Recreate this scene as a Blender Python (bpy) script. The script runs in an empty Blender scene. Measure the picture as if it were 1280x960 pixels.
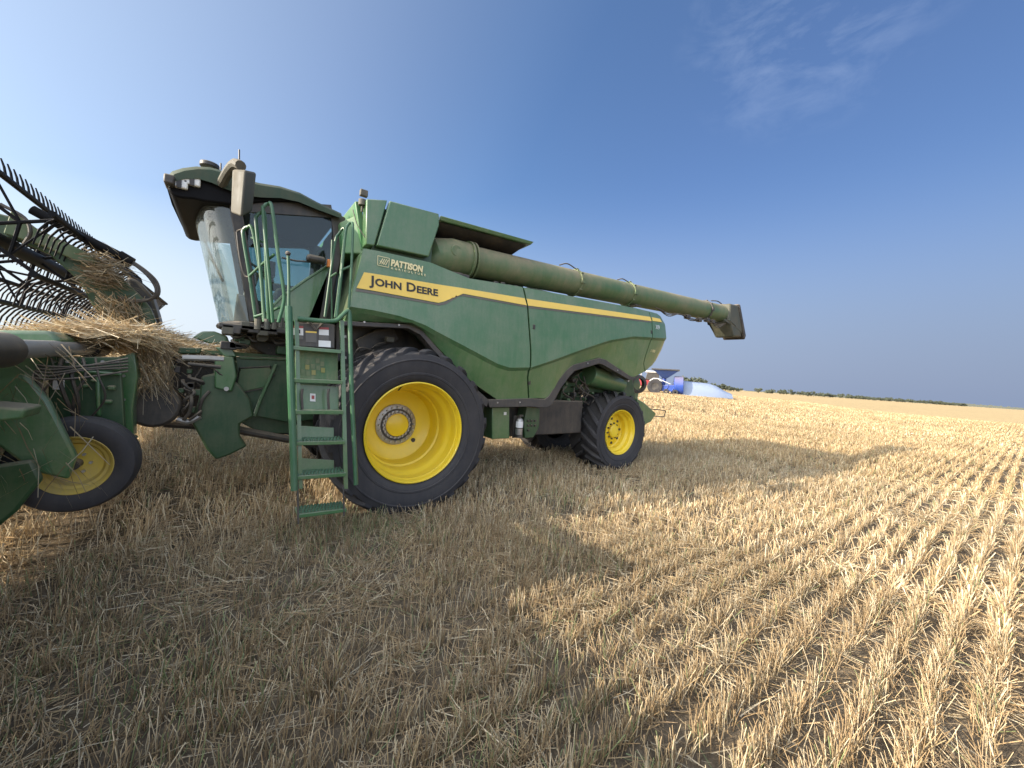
import bpy, math, random
import numpy as np
from mathutils import Vector, Matrix
R_ = math.radians
random.seed(7); rng = np.random.default_rng(11)
scene = bpy.context.scene
COL = scene.collection

# ------------------------------------------------------------------ camera, sky, sun, exposure
FPX = 481.0; YAW = R_(36.2); PITCH = R_(-1.4); ROLL = R_(3.9); EYE = 1.72
fw = np.array([math.sin(YAW)*math.cos(PITCH), math.cos(YAW)*math.cos(PITCH), math.sin(PITCH)])
rt = np.array([math.cos(YAW), -math.sin(YAW), 0.0]); up_ = np.cross(rt, fw)
RT = rt*math.cos(ROLL) + up_*math.sin(ROLL); UP = -rt*math.sin(ROLL) + up_*math.cos(ROLL)
cam_data = bpy.data.cameras.new('camera'); cam = bpy.data.objects.new('camera', cam_data); COL.objects.link(cam)
cam_data.sensor_width = 36.0; cam_data.lens = FPX/1280*36.0; cam_data.clip_start = 0.05; cam_data.clip_end = 9000
cam.matrix_world = Matrix(((RT[0], UP[0], -fw[0], 0), (RT[1], UP[1], -fw[1], 0), (RT[2], UP[2], -fw[2], EYE), (0, 0, 0, 1)))
scene.camera = cam

def at(px, py, Y):
    "point on the upright plane at distance Y (parallel to the machine's side) seen at a place of the photo"
    d = fw*FPX + RT*(px-640) - UP*(py-480); t = Y/d[1]
    return (d[0]*t, Y, EYE + d[2]*t)

SUN_DIR = Vector((-2.42, 0.62, 1.0)).normalized()
SUN_EL = math.asin(SUN_DIR.z); SUN_AZ = math.atan2(SUN_DIR.x, SUN_DIR.y)
world = bpy.data.worlds.new('World'); scene.world = world; world.use_nodes = True
wt = world.node_tree; wn = wt.nodes; wl = wt.links
for n in list(wn): wn.remove(n)
sky = wn.new('ShaderNodeTexSky'); sky.sky_type = 'NISHITA'; sky.sun_disc = False
sky.sun_elevation = SUN_EL; sky.sun_rotation = SUN_AZ
sky.altitude = 0; sky.air_density = 1.0; sky.dust_density = 2.6; sky.ozone_density = 4.5
bg = wn.new('ShaderNodeBackground'); bg.inputs['Strength'].default_value = 0.10
wo = wn.new('ShaderNodeOutputWorld')
# a few thin high clouds, fixed in the sky's own directions
tc = wn.new('ShaderNodeTexCoord')
mp = wn.new('ShaderNodeMapping'); mp.inputs['Scale'].default_value = (3.0, 3.0, 7.0)
cn = wn.new('ShaderNodeTexNoise'); cn.inputs['Scale'].default_value = 3.2; cn.inputs['Detail'].default_value = 8; cn.inputs['Roughness'].default_value = 0.62; cn.inputs['Distortion'].default_value = 0.35
cr = wn.new('ShaderNodeValToRGB'); cr.color_ramp.elements[0].position = 0.47; cr.color_ramp.elements[1].position = 0.85
dirp = np.array([0, 0, 0.0]); q = fw*FPX + RT*(1010-640) - UP*(0-480); q /= np.linalg.norm(q)
dt = wn.new('ShaderNodeVectorMath'); dt.operation = 'DOT_PRODUCT'; dt.inputs[1].default_value = tuple(q)
mr = wn.new('ShaderNodeMapRange'); mr.inputs['From Min'].default_value = 0.978; mr.inputs['From Max'].default_value = 0.998
mul = wn.new('ShaderNodeMath'); mul.operation = 'MULTIPLY'
mul2 = wn.new('ShaderNodeMath'); mul2.operation = 'MULTIPLY'; mul2.inputs[1].default_value = 0.13
mixc = wn.new('ShaderNodeMix'); mixc.data_type = 'RGBA'; mixc.inputs['B'].default_value = (6.5, 7.2, 8.2, 1)
wl.new(tc.outputs['Generated'], mp.inputs['Vector']); wl.new(mp.outputs[0], cn.inputs['Vector']); wl.new(cn.outputs['Fac'], cr.inputs[0])
wl.new(tc.outputs['Generated'], dt.inputs[0]); wl.new(dt.outputs['Value'], mr.inputs['Value'])
wl.new(mr.outputs[0], mul.inputs[0]); wl.new(cr.outputs[0], mul.inputs[1]); wl.new(mul.outputs[0], mul2.inputs[0]); wl.new(mul2.outputs[0], mixc.inputs['Factor'])
# pale haze low in the sky, brighter on the sun's side
sz = wn.new('ShaderNodeSeparateXYZ'); wl.new(tc.outputs['Generated'], sz.inputs[0])
hz = wn.new('ShaderNodeMapRange'); hz.interpolation_type = 'SMOOTHERSTEP'; hz.inputs['From Min'].default_value = 0.0; hz.inputs['From Max'].default_value = 0.48; hz.inputs['To Min'].default_value = 0.92; hz.inputs['To Max'].default_value = 0.0
wl.new(sz.outputs['Z'], hz.inputs['Value'])
sdt = wn.new('ShaderNodeVectorMath'); sdt.operation = 'DOT_PRODUCT'; sdt.inputs[1].default_value = tuple(Vector((SUN_DIR.x, SUN_DIR.y, 0.25)).normalized()); wl.new(tc.outputs['Generated'], sdt.inputs[0])
ss = wn.new('ShaderNodeMapRange'); ss.inputs['From Min'].default_value = -0.95; ss.inputs['From Max'].default_value = 0.62; wl.new(sdt.outputs['Value'], ss.inputs['Value'])
hc = wn.new('ShaderNodeValToRGB'); he = hc.color_ramp.elements
he[0].color = (1.36/5, 1.70/5, 2.5/5, 1); he[1].color = (4.45/5, 4.95/5, 5.1/5, 1); em = he.new(0.45); em.color = (2.25/5, 2.75/5, 3.7/5, 1); em3 = he.new(0.75); em3.color = (3.7/5, 4.15/5, 4.75/5, 1)
wl.new(ss.outputs[0], hc.inputs[0])
hs = wn.new('ShaderNodeVectorMath'); hs.operation = 'SCALE'; hs.inputs['Scale'].default_value = 5.0; wl.new(hc.outputs[0], hs.inputs[0])
sidef = wn.new('ShaderNodeMapRange'); sidef.inputs['From Min'].default_value = -0.2; sidef.inputs['From Max'].default_value = 0.8; sidef.inputs['To Max'].default_value = 0.45; wl.new(sdt.outputs['Value'], sidef.inputs['Value'])
hmax = wn.new('ShaderNodeMath'); hmax.operation = 'MAXIMUM'; wl.new(hz.outputs[0], hmax.inputs[0]); wl.new(sidef.outputs[0], hmax.inputs[1])
tint = wn.new('ShaderNodeMix'); tint.data_type = 'RGBA'; tint.blend_type = 'MULTIPLY'; tint.inputs['Factor'].default_value = 1.0; 
tr_ = wn.new('ShaderNodeValToRGB'); tr_.color_ramp.elements[0].color = (0.58, 0.56, 0.60, 1); tr_.color_ramp.elements[1].color = (1.03, 1.09, 1.15, 1); tr_.color_ramp.elements[1].position = 0.55; em2 = tr_.color_ramp.elements.new(0.3); em2.color = (0.84, 0.84, 0.92, 1)
wl.new(ss.outputs[0], tr_.inputs[0]); wl.new(tr_.outputs[0], tint.inputs['B']); wl.new(sky.outputs[0], tint.inputs['A'])
mixh = wn.new('ShaderNodeMix'); mixh.data_type = 'RGBA'; wl.new(hmax.outputs[0], mixh.inputs['Factor']); wl.new(tint.outputs['Result'], mixh.inputs['A']); wl.new(hs.outputs[0], mixh.inputs['B'])
# extra glow added round the sun, out of view, to lift the shade
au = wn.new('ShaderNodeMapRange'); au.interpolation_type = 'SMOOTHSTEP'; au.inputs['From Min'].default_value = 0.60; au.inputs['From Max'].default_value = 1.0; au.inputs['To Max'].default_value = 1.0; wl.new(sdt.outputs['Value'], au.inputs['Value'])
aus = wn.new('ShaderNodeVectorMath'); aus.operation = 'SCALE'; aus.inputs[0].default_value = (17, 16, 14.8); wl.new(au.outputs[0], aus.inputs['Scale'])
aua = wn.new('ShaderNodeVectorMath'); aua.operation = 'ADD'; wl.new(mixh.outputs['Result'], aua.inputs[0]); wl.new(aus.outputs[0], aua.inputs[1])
# fill glow added to the unseen part of the sky behind the photographer
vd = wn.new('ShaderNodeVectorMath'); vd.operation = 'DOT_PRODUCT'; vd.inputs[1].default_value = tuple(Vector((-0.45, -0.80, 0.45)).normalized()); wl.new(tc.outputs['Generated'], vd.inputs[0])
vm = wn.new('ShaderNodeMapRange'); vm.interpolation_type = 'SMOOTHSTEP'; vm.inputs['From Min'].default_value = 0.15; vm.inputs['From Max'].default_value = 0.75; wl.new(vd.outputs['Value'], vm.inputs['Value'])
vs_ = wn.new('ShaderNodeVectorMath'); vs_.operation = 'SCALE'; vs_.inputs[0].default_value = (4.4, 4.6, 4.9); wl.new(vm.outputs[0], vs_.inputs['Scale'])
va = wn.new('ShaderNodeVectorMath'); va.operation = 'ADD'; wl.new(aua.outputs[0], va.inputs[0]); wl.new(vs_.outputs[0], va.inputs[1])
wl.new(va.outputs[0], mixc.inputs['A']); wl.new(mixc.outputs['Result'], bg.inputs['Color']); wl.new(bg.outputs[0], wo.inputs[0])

sd = bpy.data.lights.new('sun', 'SUN'); sun = bpy.data.objects.new('sun', sd); COL.objects.link(sun)
sd.energy = 3.9; sd.angle = R_(0.6); sd.color = (1.0, 0.86, 0.68)
sun.rotation_euler = SUN_DIR.to_track_quat('Z', 'Y').to_euler(); sun.location = (0, 0, 30)
scene.view_settings.view_transform = 'Standard'; scene.view_settings.look = 'None'
scene.view_settings.exposure = 1.1; scene.view_settings.gamma = 1.0; scene.view_settings.use_curve_mapping = False
scene.cycles.max_bounces = 6; scene.cycles.transparent_max_bounces = 12

# ------------------------------------------------------------------ materials
def new_mat(name):
    m = bpy.data.materials.new(name); m.use_nodes = True
    nt = m.node_tree; b = nt.nodes['Principled BSDF']
    return m, nt, b
def noise(nt, scale, detail=4, rough=0.55, vec=None):
    n = nt.nodes.new('ShaderNodeTexNoise'); n.inputs['Scale'].default_value = scale
    n.inputs['Detail'].default_value = detail; n.inputs['Roughness'].default_value = rough
    if vec is None:
        t = nt.nodes.new('ShaderNodeTexCoord'); vec = t.outputs['Object']
    nt.links.new(vec, n.inputs['Vector']); return n.outputs['Fac']
def ramp(nt, fac, stops):
    r = nt.nodes.new('ShaderNodeValToRGB'); e = r.color_ramp.elements
    while len(e) < len(stops): e.new(0.5)
    for i, (p, c) in enumerate(stops):
        e[i].position = p; e[i].color = tuple(c)+(1,) if len(c) == 3 else c
    nt.links.new(fac, r.inputs[0]); return r.outputs[0]
def mix(nt, a, b, fac):
    m = nt.nodes.new('ShaderNodeMix'); m.data_type = 'RGBA'
    for s, v in (('A', a), ('B', b), ('Factor', fac)):
        if isinstance(v, (tuple, float, int)): m.inputs[s].default_value = (tuple(v)+(1,)) if isinstance(v, tuple) and len(v) == 3 else v
        else: nt.links.new(v, m.inputs[s])
    return m.outputs['Result']
def mathn(nt, op, a, b=None, clamp=False):
    m = nt.nodes.new('ShaderNodeMath'); m.operation = op; m.use_clamp = clamp
    for i, v in enumerate((a, b)):
        if v is None: continue
        if isinstance(v, (float, int)): m.inputs[i].default_value = v
        else: nt.links.new(v, m.inputs[i])
    return m.outputs[0]
def bump(nt, b, h, strength=0.3, dist=0.01):
    n = nt.nodes.new('ShaderNodeBump'); n.inputs['Strength'].default_value = strength; n.inputs['Distance'].default_value = dist
    nt.links.new(h, n.inputs['Height']); nt.links.new(n.outputs[0], b.inputs['Normal'])
DUST = (0.34, 0.27, 0.18)
def paint(name, col, rough=0.38, dust=0.25, metal=0.0, up=0.5, spec=0.5, coat=0.0, dcol=DUST, nscale=3.0, base_dust=0.0):
    m, nt, b = new_mat(name)
    f = noise(nt, nscale, 7, 0.65); f2 = noise(nt, nscale*14, 5, 0.7)
    tcs = nt.nodes.new('ShaderNodeTexCoord'); mps = nt.nodes.new('ShaderNodeMapping'); mps.inputs['Scale'].default_value = (5.0, 5.0, 0.7); nt.links.new(tcs.outputs['Object'], mps.inputs[0])
    fs_ = noise(nt, nscale, 5, 0.7, mps.outputs[0]); f = mathn(nt, 'ADD', mathn(nt, 'MULTIPLY', f, 0.6), mathn(nt, 'MULTIPLY', fs_, 0.4))
    dirt = ramp(nt, f, [(0.38, (0, 0, 0)), (0.68, (1, 1, 1))])
    g = nt.nodes.new('ShaderNodeNewGeometry'); s = nt.nodes.new('ShaderNodeSeparateXYZ'); nt.links.new(g.outputs['Normal'], s.inputs[0])
    upf = mathn(nt, 'MULTIPLY', mathn(nt, 'MAXIMUM', s.outputs['Z'], 0.0), up)
    fac = mathn(nt, 'ADD', mathn(nt, 'ADD', mathn(nt, 'MULTIPLY', dirt, dust), base_dust), upf, True)
    fac = mathn(nt, 'MULTIPLY', fac, mathn(nt, 'ADD', mathn(nt, 'MULTIPLY', f2, 1.0), 0.5), True)
    c = mix(nt, tuple(col), dcol, fac)
    nt.links.new(c, b.inputs['Base Color'])
    r = mathn(nt, 'ADD', mathn(nt, 'MULTIPLY', fac, 0.45), rough, True); nt.links.new(r, b.inputs['Roughness'])
    b.inputs['Metallic'].default_value = metal; b.inputs['Specular IOR Level'].default_value = spec; b.inputs['Coat Weight'].default_value = coat
    f3 = noise(nt, 1.6, 2, 0.5); bump(nt, b, mathn(nt, 'ADD', mathn(nt, 'MULTIPLY', f3, 2.5), mathn(nt, 'MULTIPLY', f2, 0.12)), 0.12, 0.03)
    return m
M = {}
M['green'] = paint('green_paint', (0.026, 0.130, 0.036), 0.24, 0.30, up=0.45, coat=0.5, dcol=(0.27, 0.26, 0.19), base_dust=0.08)
M['green_dull'] = paint('dusty_green_paint', (0.032, 0.120, 0.040), 0.5, 0.45, up=0.7)
M['green_dark'] = paint('dark_green_paint', (0.012, 0.062, 0.021), 0.40, 0.20, up=0.5)
M['olive'] = paint('dust_covered_green_paint', (0.050, 0.125, 0.045), 0.45, 0.62, up=0.6, nscale=1.6, dcol=(0.27, 0.22, 0.14))
M['roof_green'] = paint('dusty_dark_roof', (0.020, 0.048, 0.022), 0.6, 0.4, up=0.22, dcol=(0.13, 0.11, 0.08))
M['spout'] = paint('dusty_dark_spout', (0.045, 0.055, 0.038), 0.5, 0.5, up=0.4, dcol=(0.16, 0.13, 0.09))
M['yellow_dusty'] = paint('dusty_yellow', (0.60, 0.44, 0.05), 0.5, 0.6, up=0.2)
M['yellow'] = paint('yellow_wheel_paint', (0.86, 0.62, 0.02), 0.36, 0.12, up=0.1, coat=0.2)
M['decal_yellow'] = paint('yellow_decal', (0.82, 0.56, 0.10), 0.45, 0.14, up=0.2)
M['decal_grey'] = paint('grey_decal', (0.10, 0.095, 0.08), 0.5, 0.2, up=0.2)
M['black'] = paint('black_plastic', (0.018, 0.018, 0.02), 0.45, 0.22, up=0.6)
M['black_gloss'] = paint('black_trim', (0.006, 0.006, 0.007), 0.6, 0.0, up=0.05, spec=0.12)
M['trim'] = paint('dark_grey_trim', (0.030, 0.030, 0.032), 0.5, 0.18, up=0.5)
M['ink'] = paint('dark_lettering', (0.02, 0.018, 0.015), 0.5, 0.0, up=0.0)
M['rubber'] = paint('tyre_rubber', (0.026, 0.026, 0.030), 0.62, 0.26, up=0.32, spec=0.35, dcol=(0.14, 0.125, 0.11), nscale=2.2)
M['steel'] = paint('bare_steel', (0.42, 0.42, 0.41), 0.38, 0.3, metal=0.75, up=0.4)
M['grey_tube'] = paint('grey_painted_tube', (0.20, 0.21, 0.21), 0.35, 0.25, up=0.3)
M['tan'] = paint('tan_dusty_plastic', (0.07, 0.07, 0.055), 0.6, 0.6, up=0.5, dcol=(0.19, 0.16, 0.115))
M['white'] = paint('white_label', (0.72, 0.72, 0.70), 0.5, 0.15, up=0.1)
M['cream'] = paint('cream_lettering', (0.72, 0.62, 0.33), 0.5, 0.1, up=0.1)
M['red'] = paint('red_paint', (0.30, 0.02, 0.03), 0.4, 0.2)
M['orange'] = paint('amber_reflector', (0.75, 0.22, 0.03), 0.3, 0.1)
M['worn_yellow'] = paint('worn_yellow_print', (0.20, 0.20, 0.05), 0.6, 0.4)
M['blue'] = paint('blue_paint', (0.012, 0.06, 0.32), 0.4, 0.15)
M['blue_dark'] = paint('dark_blue_paint', (0.015, 0.045, 0.16), 0.5, 0.1, up=0.1)
M['seat'] = paint('seat_fabric', (0.03, 0.03, 0.032), 0.8, 0.1)
M['dash'] = paint('grey_interior', (0.09, 0.09, 0.09), 0.6, 0.2)
M['lamp'] = paint('lamp_lens', (0.75, 0.75, 0.72), 0.12, 0.1, up=0.0)
M['light_green'] = paint('pale_green_inner_panel', (0.045, 0.17, 0.06), 0.4, 0.3, up=0.4)
M['bag'] = paint('white_plastic_bag', (0.26, 0.32, 0.44), 0.35, 0.12, up=0.0)

def glass(name, tint, refl=0.10, alpha=0.75, dirt=0.12, dc=(0.42, 0.38, 0.30)):
    m, nt, b = new_mat(name); nt.nodes.remove(b)
    out = nt.nodes['Material Output']
    tr = nt.nodes.new('ShaderNodeBsdfTransparent'); tr.inputs[0].default_value = tuple(tint)+(1,)
    gl = nt.nodes.new('ShaderNodeBsdfGlossy'); gl.inputs['Roughness'].default_value = 0.03; gl.inputs[0].default_value = (0.9, 0.95, 1, 1)
    df = nt.nodes.new('ShaderNodeBsdfDiffuse'); df.inputs[0].default_value = tuple(dc)+(1,)
    fr = nt.nodes.new('ShaderNodeFresnel'); fr.inputs[0].default_value = 1.5
    f1 = mathn(nt, 'ADD', mathn(nt, 'MULTIPLY', fr.outputs[0], 0.55), refl, True)
    m1 = nt.nodes.new('ShaderNodeMixShader'); nt.links.new(f1, m1.inputs[0]); nt.links.new(tr.outputs[0], m1.inputs[1]); nt.links.new(gl.outputs[0], m1.inputs[2])
    n = noise(nt, 5, 6, 0.7); f2 = mathn(nt, 'MULTIPLY', ramp(nt, n, [(0.3, (0.75,)*3), (0.8, (1, 1, 1))]), dirt*1.6)
    m2 = nt.nodes.new('ShaderNodeMixShader'); nt.links.new(f2, m2.inputs[0]); nt.links.new(m1.outputs[0], m2.inputs[1]); nt.links.new(df.outputs[0], m2.inputs[2])
    nt.links.new(m2.outputs[0], out.inputs[0]); return m
M['glass_front'] = glass('dusty_windscreen_glass', (0.70, 0.80, 0.77), 0.03, dirt=0.13, dc=(0.36, 0.40, 0.38))
M['glass_side'] = glass('tinted_side_glass', (0.56, 0.69, 0.70), 0.01, dirt=0.015)

# straw: colour per stalk
def straw_mat(name, trans=0.25):
    m, nt, b = new_mat(name); nt.nodes.remove(b); out = nt.nodes['Material Output']
    a = nt.nodes.new('ShaderNodeAttribute'); a.attribute_name = 'col'
    d = nt.nodes.new('ShaderNodeBsdfDiffuse'); t = nt.nodes.new('ShaderNodeBsdfTranslucent'); g = nt.nodes.new('ShaderNodeBsdfGlossy')
    g.inputs['Roughness'].default_value = 0.45; g.inputs[0].default_value = (1, 0.95, 0.85, 1)
    nt.links.new(a.outputs['Color'], d.inputs[0]); nt.links.new(a.outputs['Color'], t.inputs[0])
    m1 = nt.nodes.new('ShaderNodeMixShader'); m1.inputs[0].default_value = trans
    nt.links.new(d.outputs[0], m1.inputs[1]); nt.links.new(t.outputs[0], m1.inputs[2])
    m2 = nt.nodes.new('ShaderNodeMixShader'); m2.inputs[0].default_value = 0.05
    nt.links.new(m1.outputs[0], m2.inputs[1]); nt.links.new(g.outputs[0], m2.inputs[2]); nt.links.new(m2.outputs[0], out.inputs[0])
    return m
M['straw'] = straw_mat('straw')
def leaf_mat(name, c0, c1):
    m, nt, b = new_mat(name)
    n = noise(nt, 1.2, 3); nt.links.new(ramp(nt, n, [(0.3, c0), (0.7, c1)]), b.inputs['Base Color']); b.inputs['Roughness'].default_value = 0.8
    return m
M['leaf'] = leaf_mat('hazed_far_foliage', (0.055, 0.068, 0.050), (0.10, 0.115, 0.075))  # distance haze is put into this leaf colour, greyed and dulled
M['leaf2'] = leaf_mat('far_grey_foliage', (0.055, 0.055, 0.045), (0.10, 0.10, 0.07))
M['bark'] = paint('bark', (0.08, 0.06, 0.045), 0.9, 0.1)

# ------------------------------------------------------------------ mesh helpers
def tag(o, label=None, cat=None, group=None, kind=None):
    if label: o['label'] = label
    if cat: o['category'] = cat
    if group: o['group'] = group
    if kind: o['kind'] = kind
    return o
def empty(name, loc):
    o = bpy.data.objects.new(name, None); COL.objects.link(o); o.location = loc; o.empty_display_size = 0.3; return o
def origin_of(p):
    v = Vector((0, 0, 0))
    while p is not None: v += p.location; p = p.parent
    return v
def unit(v): v = np.array(v, float); return v/(np.linalg.norm(v)+1e-12)
class MB:
    def __init__(s): s.v = []; s.f = []
    def add(s, vs, fs):
        n = len(s.v); s.v += [tuple(map(float, p)) for p in vs]; s.f += [tuple(i+n for i in f) for f in fs]; return s
    def box(s, x0, x1, y0, y1, z0, z1):
        vs = [(x, y, z) for z in (z0, z1) for y in (y0, y1) for x in (x0, x1)]
        return s.add(vs, [(0, 2, 3, 1), (4, 5, 7, 6), (0, 1, 5, 4), (2, 6, 7, 3), (0, 4, 6, 2), (1, 3, 7, 5)])
    def hull8(s, a, b):   # two quads (4 points each) joined
        return s.add(list(a)+list(b), [(3, 2, 1, 0), (4, 5, 6, 7), (0, 1, 5, 4), (1, 2, 6, 5), (2, 3, 7, 6), (3, 0, 4, 7)])
    def prism(s, poly, y0, y1, ax='Y'):
        n = len(poly)
        f = {'Y': lambda p, d: (p[0], d, p[1]), 'X': lambda p, d: (d, p[0], p[1]), 'Z': lambda p, d: (p[0], p[1], d)}[ax]
        vs = [f(p, y0) for p in poly]+[f(p, y1) for p in poly]
        return s.add(vs, [tuple(range(n)), tuple(range(2*n-1, n-1, -1))]+[(i, (i+1) % n+0, (i+1) % n+n, i+n) for i in range(n)])
    def loft(s, A, B):
        n = len(A)
        return s.add(list(A)+list(B), [tuple(range(n)), tuple(range(2*n-1, n-1, -1))]+[(i, (i+1) % n, (i+1) % n+n, i+n) for i in range(n)])
    def tube(s, pts, r, n=8, cap=True, closed=False):
        P = [np.array(p, float) for p in pts]; m = len(P); rr = r if hasattr(r, '__len__') else [r]*m
        base = len(s.v); prev = None
        for i in range(m):
            if closed: t = unit(P[(i+1) % m]-P[i-1])
            else: t = unit(P[min(i+1, m-1)]-P[max(i-1, 0)])
            if prev is None:
                a = np.array([0, 0, 1.0]) if abs(t[2]) < 0.9 else np.array([1.0, 0, 0])
            else: a = prev
            u = unit(a-t*np.dot(a, t)); w = np.cross(t, u); prev = u
            for k in range(n):
                an = 2*math.pi*k/n; p = P[i]+(u*math.cos(an)+w*math.sin(an))*rr[i]; s.v.append(tuple(p))
        for i in range(m if closed else m-1):
            j = (i+1) % m
            for k in range(n):
                k2 = (k+1) % n; s.f.append((base+i*n+k, base+i*n+k2, base+j*n+k2, base+j*n+k))
        if cap and not closed:
            s.f.append(tuple(base+k for k in range(n-1, -1, -1))); s.f.append(tuple(base+(m-1)*n+k for k in range(n)))
        return s
    def lathe(s, prof, c, axis=(0, 1, 0), n=48, closed=False):   # prof: (radius, along axis)
        ax = unit(axis); a = np.array([0, 0, 1.0]) if abs(ax[2]) < 0.9 else np.array([1.0, 0, 0])
        u = unit(a-ax*np.dot(a, ax)); w = np.cross(ax, u); base = len(s.v); m = len(prof); c = np.array(c, float)
        for r, h in prof:
            for k in range(n):
                an = 2*math.pi*k/n; s.v.append(tuple(c+ax*h+(u*math.cos(an)+w*math.sin(an))*r))
        for i in range(m if closed else m-1):
            j = (i+1) % m
            for k in range(n):
                k2 = (k+1) % n; s.f.append((base+i*n+k, base+i*n+k2, base+j*n+k2, base+j*n+k))
        return s
    def disc(s, r, c, axis=(0, 1, 0), n=32):
        return s.lathe([(0.0005, 0), (r, 0)], c, axis, n)
    def cyl(s, c, axis, r, h, n=20):
        return s.lathe([(0.0005, 0), (r, 0), (r, h), (0.0005, h)], c, axis, n)
    def ball(s, c, r, n=12, sc=(1, 1, 1)):
        base = len(s.v)
        for i in range(n//2+1):
            th = math.pi*i/(n//2)
            for k in range(n):
                an = 2*math.pi*k/n
                s.v.append((c[0]+r*sc[0]*math.sin(th)*math.cos(an), c[1]+r*sc[1]*math.sin(th)*math.sin(an), c[2]+r*sc[2]*math.cos(th)))
        for i in range(n//2):
            for k in range(n):
                k2 = (k+1) % n; s.f.append((base+i*n+k, base+(i+1)*n+k, base+(i+1)*n+k2, base+i*n+k2))
        return s
    def build(s, name, mat, parent=None, bevel=0.0, smooth=True, ang=30, seg=2):
        me = bpy.data.meshes.new(name); o_ = origin_of(parent)
        me.from_pydata([(x-o_.x, y-o_.y, z-o_.z) for x, y, z in s.v], [], s.f)
        me.validate(); me.update()
        ob = bpy.data.objects.new(name, me); COL.objects.link(ob)
        me.materials.append(mat)
        if parent is not None: ob.parent = parent
        import bmesh
        bm = bmesh.new(); bm.from_mesh(me); bmesh.ops.remove_doubles(bm, verts=bm.verts, dist=1e-5); bmesh.ops.recalc_face_normals(bm, faces=bm.faces); bm.to_mesh(me); bm.free()
        if smooth:
            me.shade_smooth(); me.set_sharp_from_angle(angle=R_(ang))
        if bevel > 0:
            md = ob.modifiers.new('bevel', 'BEVEL'); md.width = bevel; md.segments = seg; md.limit_method = 'ANGLE'; md.angle_limit = R_(35); md.harden_normals = False
        return ob
def curve_pts(pts, n=8):
    "smooth Catmull-Rom line through points"
    P = [np.array(p, float) for p in pts]; P = [2*P[0]-P[1]]+P+[2*P[-1]-P[-2]]; out = []
    for i in range(1, len(P)-2):
        for k in range(n):
            t = k/n; a, b, c, d = P[i-1:i+3]
            out.append(0.5*((2*b)+(-a+c)*t+(2*a-5*b+4*c-d)*t*t+(-a+3*b-3*c+d)*t**3))
    out.append(P[-2]); return out
def ipl(x, xs, ys): return float(np.interp(x, xs, ys))

def copy_tree(o, parent=None, loc=None):
    c = o.copy(); COL.objects.link(c)
    if parent is not None: c.parent = parent
    if loc is not None: c.location = loc
    for ch in list(o.children): copy_tree(ch, c)
    return c

# ------------------------------------------------------------------ terrain
def smooth(t): t = np.clip(t, 0, 1); return t*t*(3-2*t)
def terrain(x, y):
    x = np.asarray(x, float); y = np.asarray(y, float); d = np.hypot(x, y)
    z = 0.62*smooth((y-10)/16)*smooth((d-18)/20)
    z = z-0.42*np.exp(-((x-46)/11.0)**2)*smooth((20-y)/16)*smooth((x-20)/15)
    z = z+0.10*smooth((d-25)/40)*np.sin(x*0.045+1.3)*np.cos(y*0.06)
    far = smooth((d-120)/500); z = z*(1-far)+far*0.6
    return z
ROW = 0.205
def build_ground():
    rad = np.concatenate([np.linspace(0.0, 12, 61)[1:], np.geomspace(12.3, 6500, 110)])
    na = 360; ang = np.linspace(0, 2*math.pi, na, endpoint=False)
    rr, aa = np.meshgrid(rad, ang, indexing='ij'); x = rr*np.cos(aa); y = rr*np.sin(aa); z = terrain(x, y)
    nz = 0.012*np.sin(x*7+np.sin(y*5))*np.cos(y*6.1+1.0)*(rr < 30); z = z+nz-0.004
    v = np.stack([x, y, z], -1).reshape(-1, 3); v = np.vstack([v, [[0, 0, -0.004]]])
    m = len(rad); f = []
    for i in range(m-1):
        for k in range(na):
            k2 = (k+1) % na; f.append((i*na+k, (i+1)*na+k, (i+1)*na+k2, i*na+k2))
    c = m*na
    for k in range(na): f.append((c, k, (k+1) % na))
    me = bpy.data.meshes.new('ground'); me.from_pydata(v.tolist(), [], f); me.update(); me.shade_smooth()
    o = bpy.data.objects.new('ground', me); COL.objects.link(o); tag(o, kind='structure')
    m_, nt, b = new_mat('stubble_ground')
    t = nt.nodes.new('ShaderNodeTexCoord'); P = t.outputs['Object']
    n1 = noise(nt, 9, 8, 0.75, P); n2 = noise(nt, 60, 6, 0.7, P); n3 = noise(nt, 0.5, 4, 0.6, P)
    soil = ramp(nt, n1, [(0.30, (0.09, 0.072, 0.052)), (0.55, (0.20, 0.16, 0.11)), (0.75, (0.36, 0.29, 0.19))])
    mp2 = nt.nodes.new('ShaderNodeMapping'); mp2.inputs['Scale'].default_value = (2.0, 5.0, 1.0); nt.links.new(P, mp2.inputs[0])
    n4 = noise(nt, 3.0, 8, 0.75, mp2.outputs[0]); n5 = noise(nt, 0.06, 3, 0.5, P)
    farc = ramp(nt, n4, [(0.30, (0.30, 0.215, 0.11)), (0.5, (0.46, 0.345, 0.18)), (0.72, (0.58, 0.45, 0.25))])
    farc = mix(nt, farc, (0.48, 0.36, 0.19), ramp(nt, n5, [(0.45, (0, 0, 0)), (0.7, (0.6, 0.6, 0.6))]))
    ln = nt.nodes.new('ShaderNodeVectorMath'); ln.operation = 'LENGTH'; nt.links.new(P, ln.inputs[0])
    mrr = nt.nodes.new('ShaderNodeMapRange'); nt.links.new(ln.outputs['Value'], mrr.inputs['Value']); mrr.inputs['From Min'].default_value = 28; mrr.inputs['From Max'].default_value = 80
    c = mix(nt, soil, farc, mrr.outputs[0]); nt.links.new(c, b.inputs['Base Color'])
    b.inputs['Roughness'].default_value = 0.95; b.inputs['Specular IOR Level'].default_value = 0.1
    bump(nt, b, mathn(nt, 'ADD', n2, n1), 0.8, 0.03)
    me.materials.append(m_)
build_ground()

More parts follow.
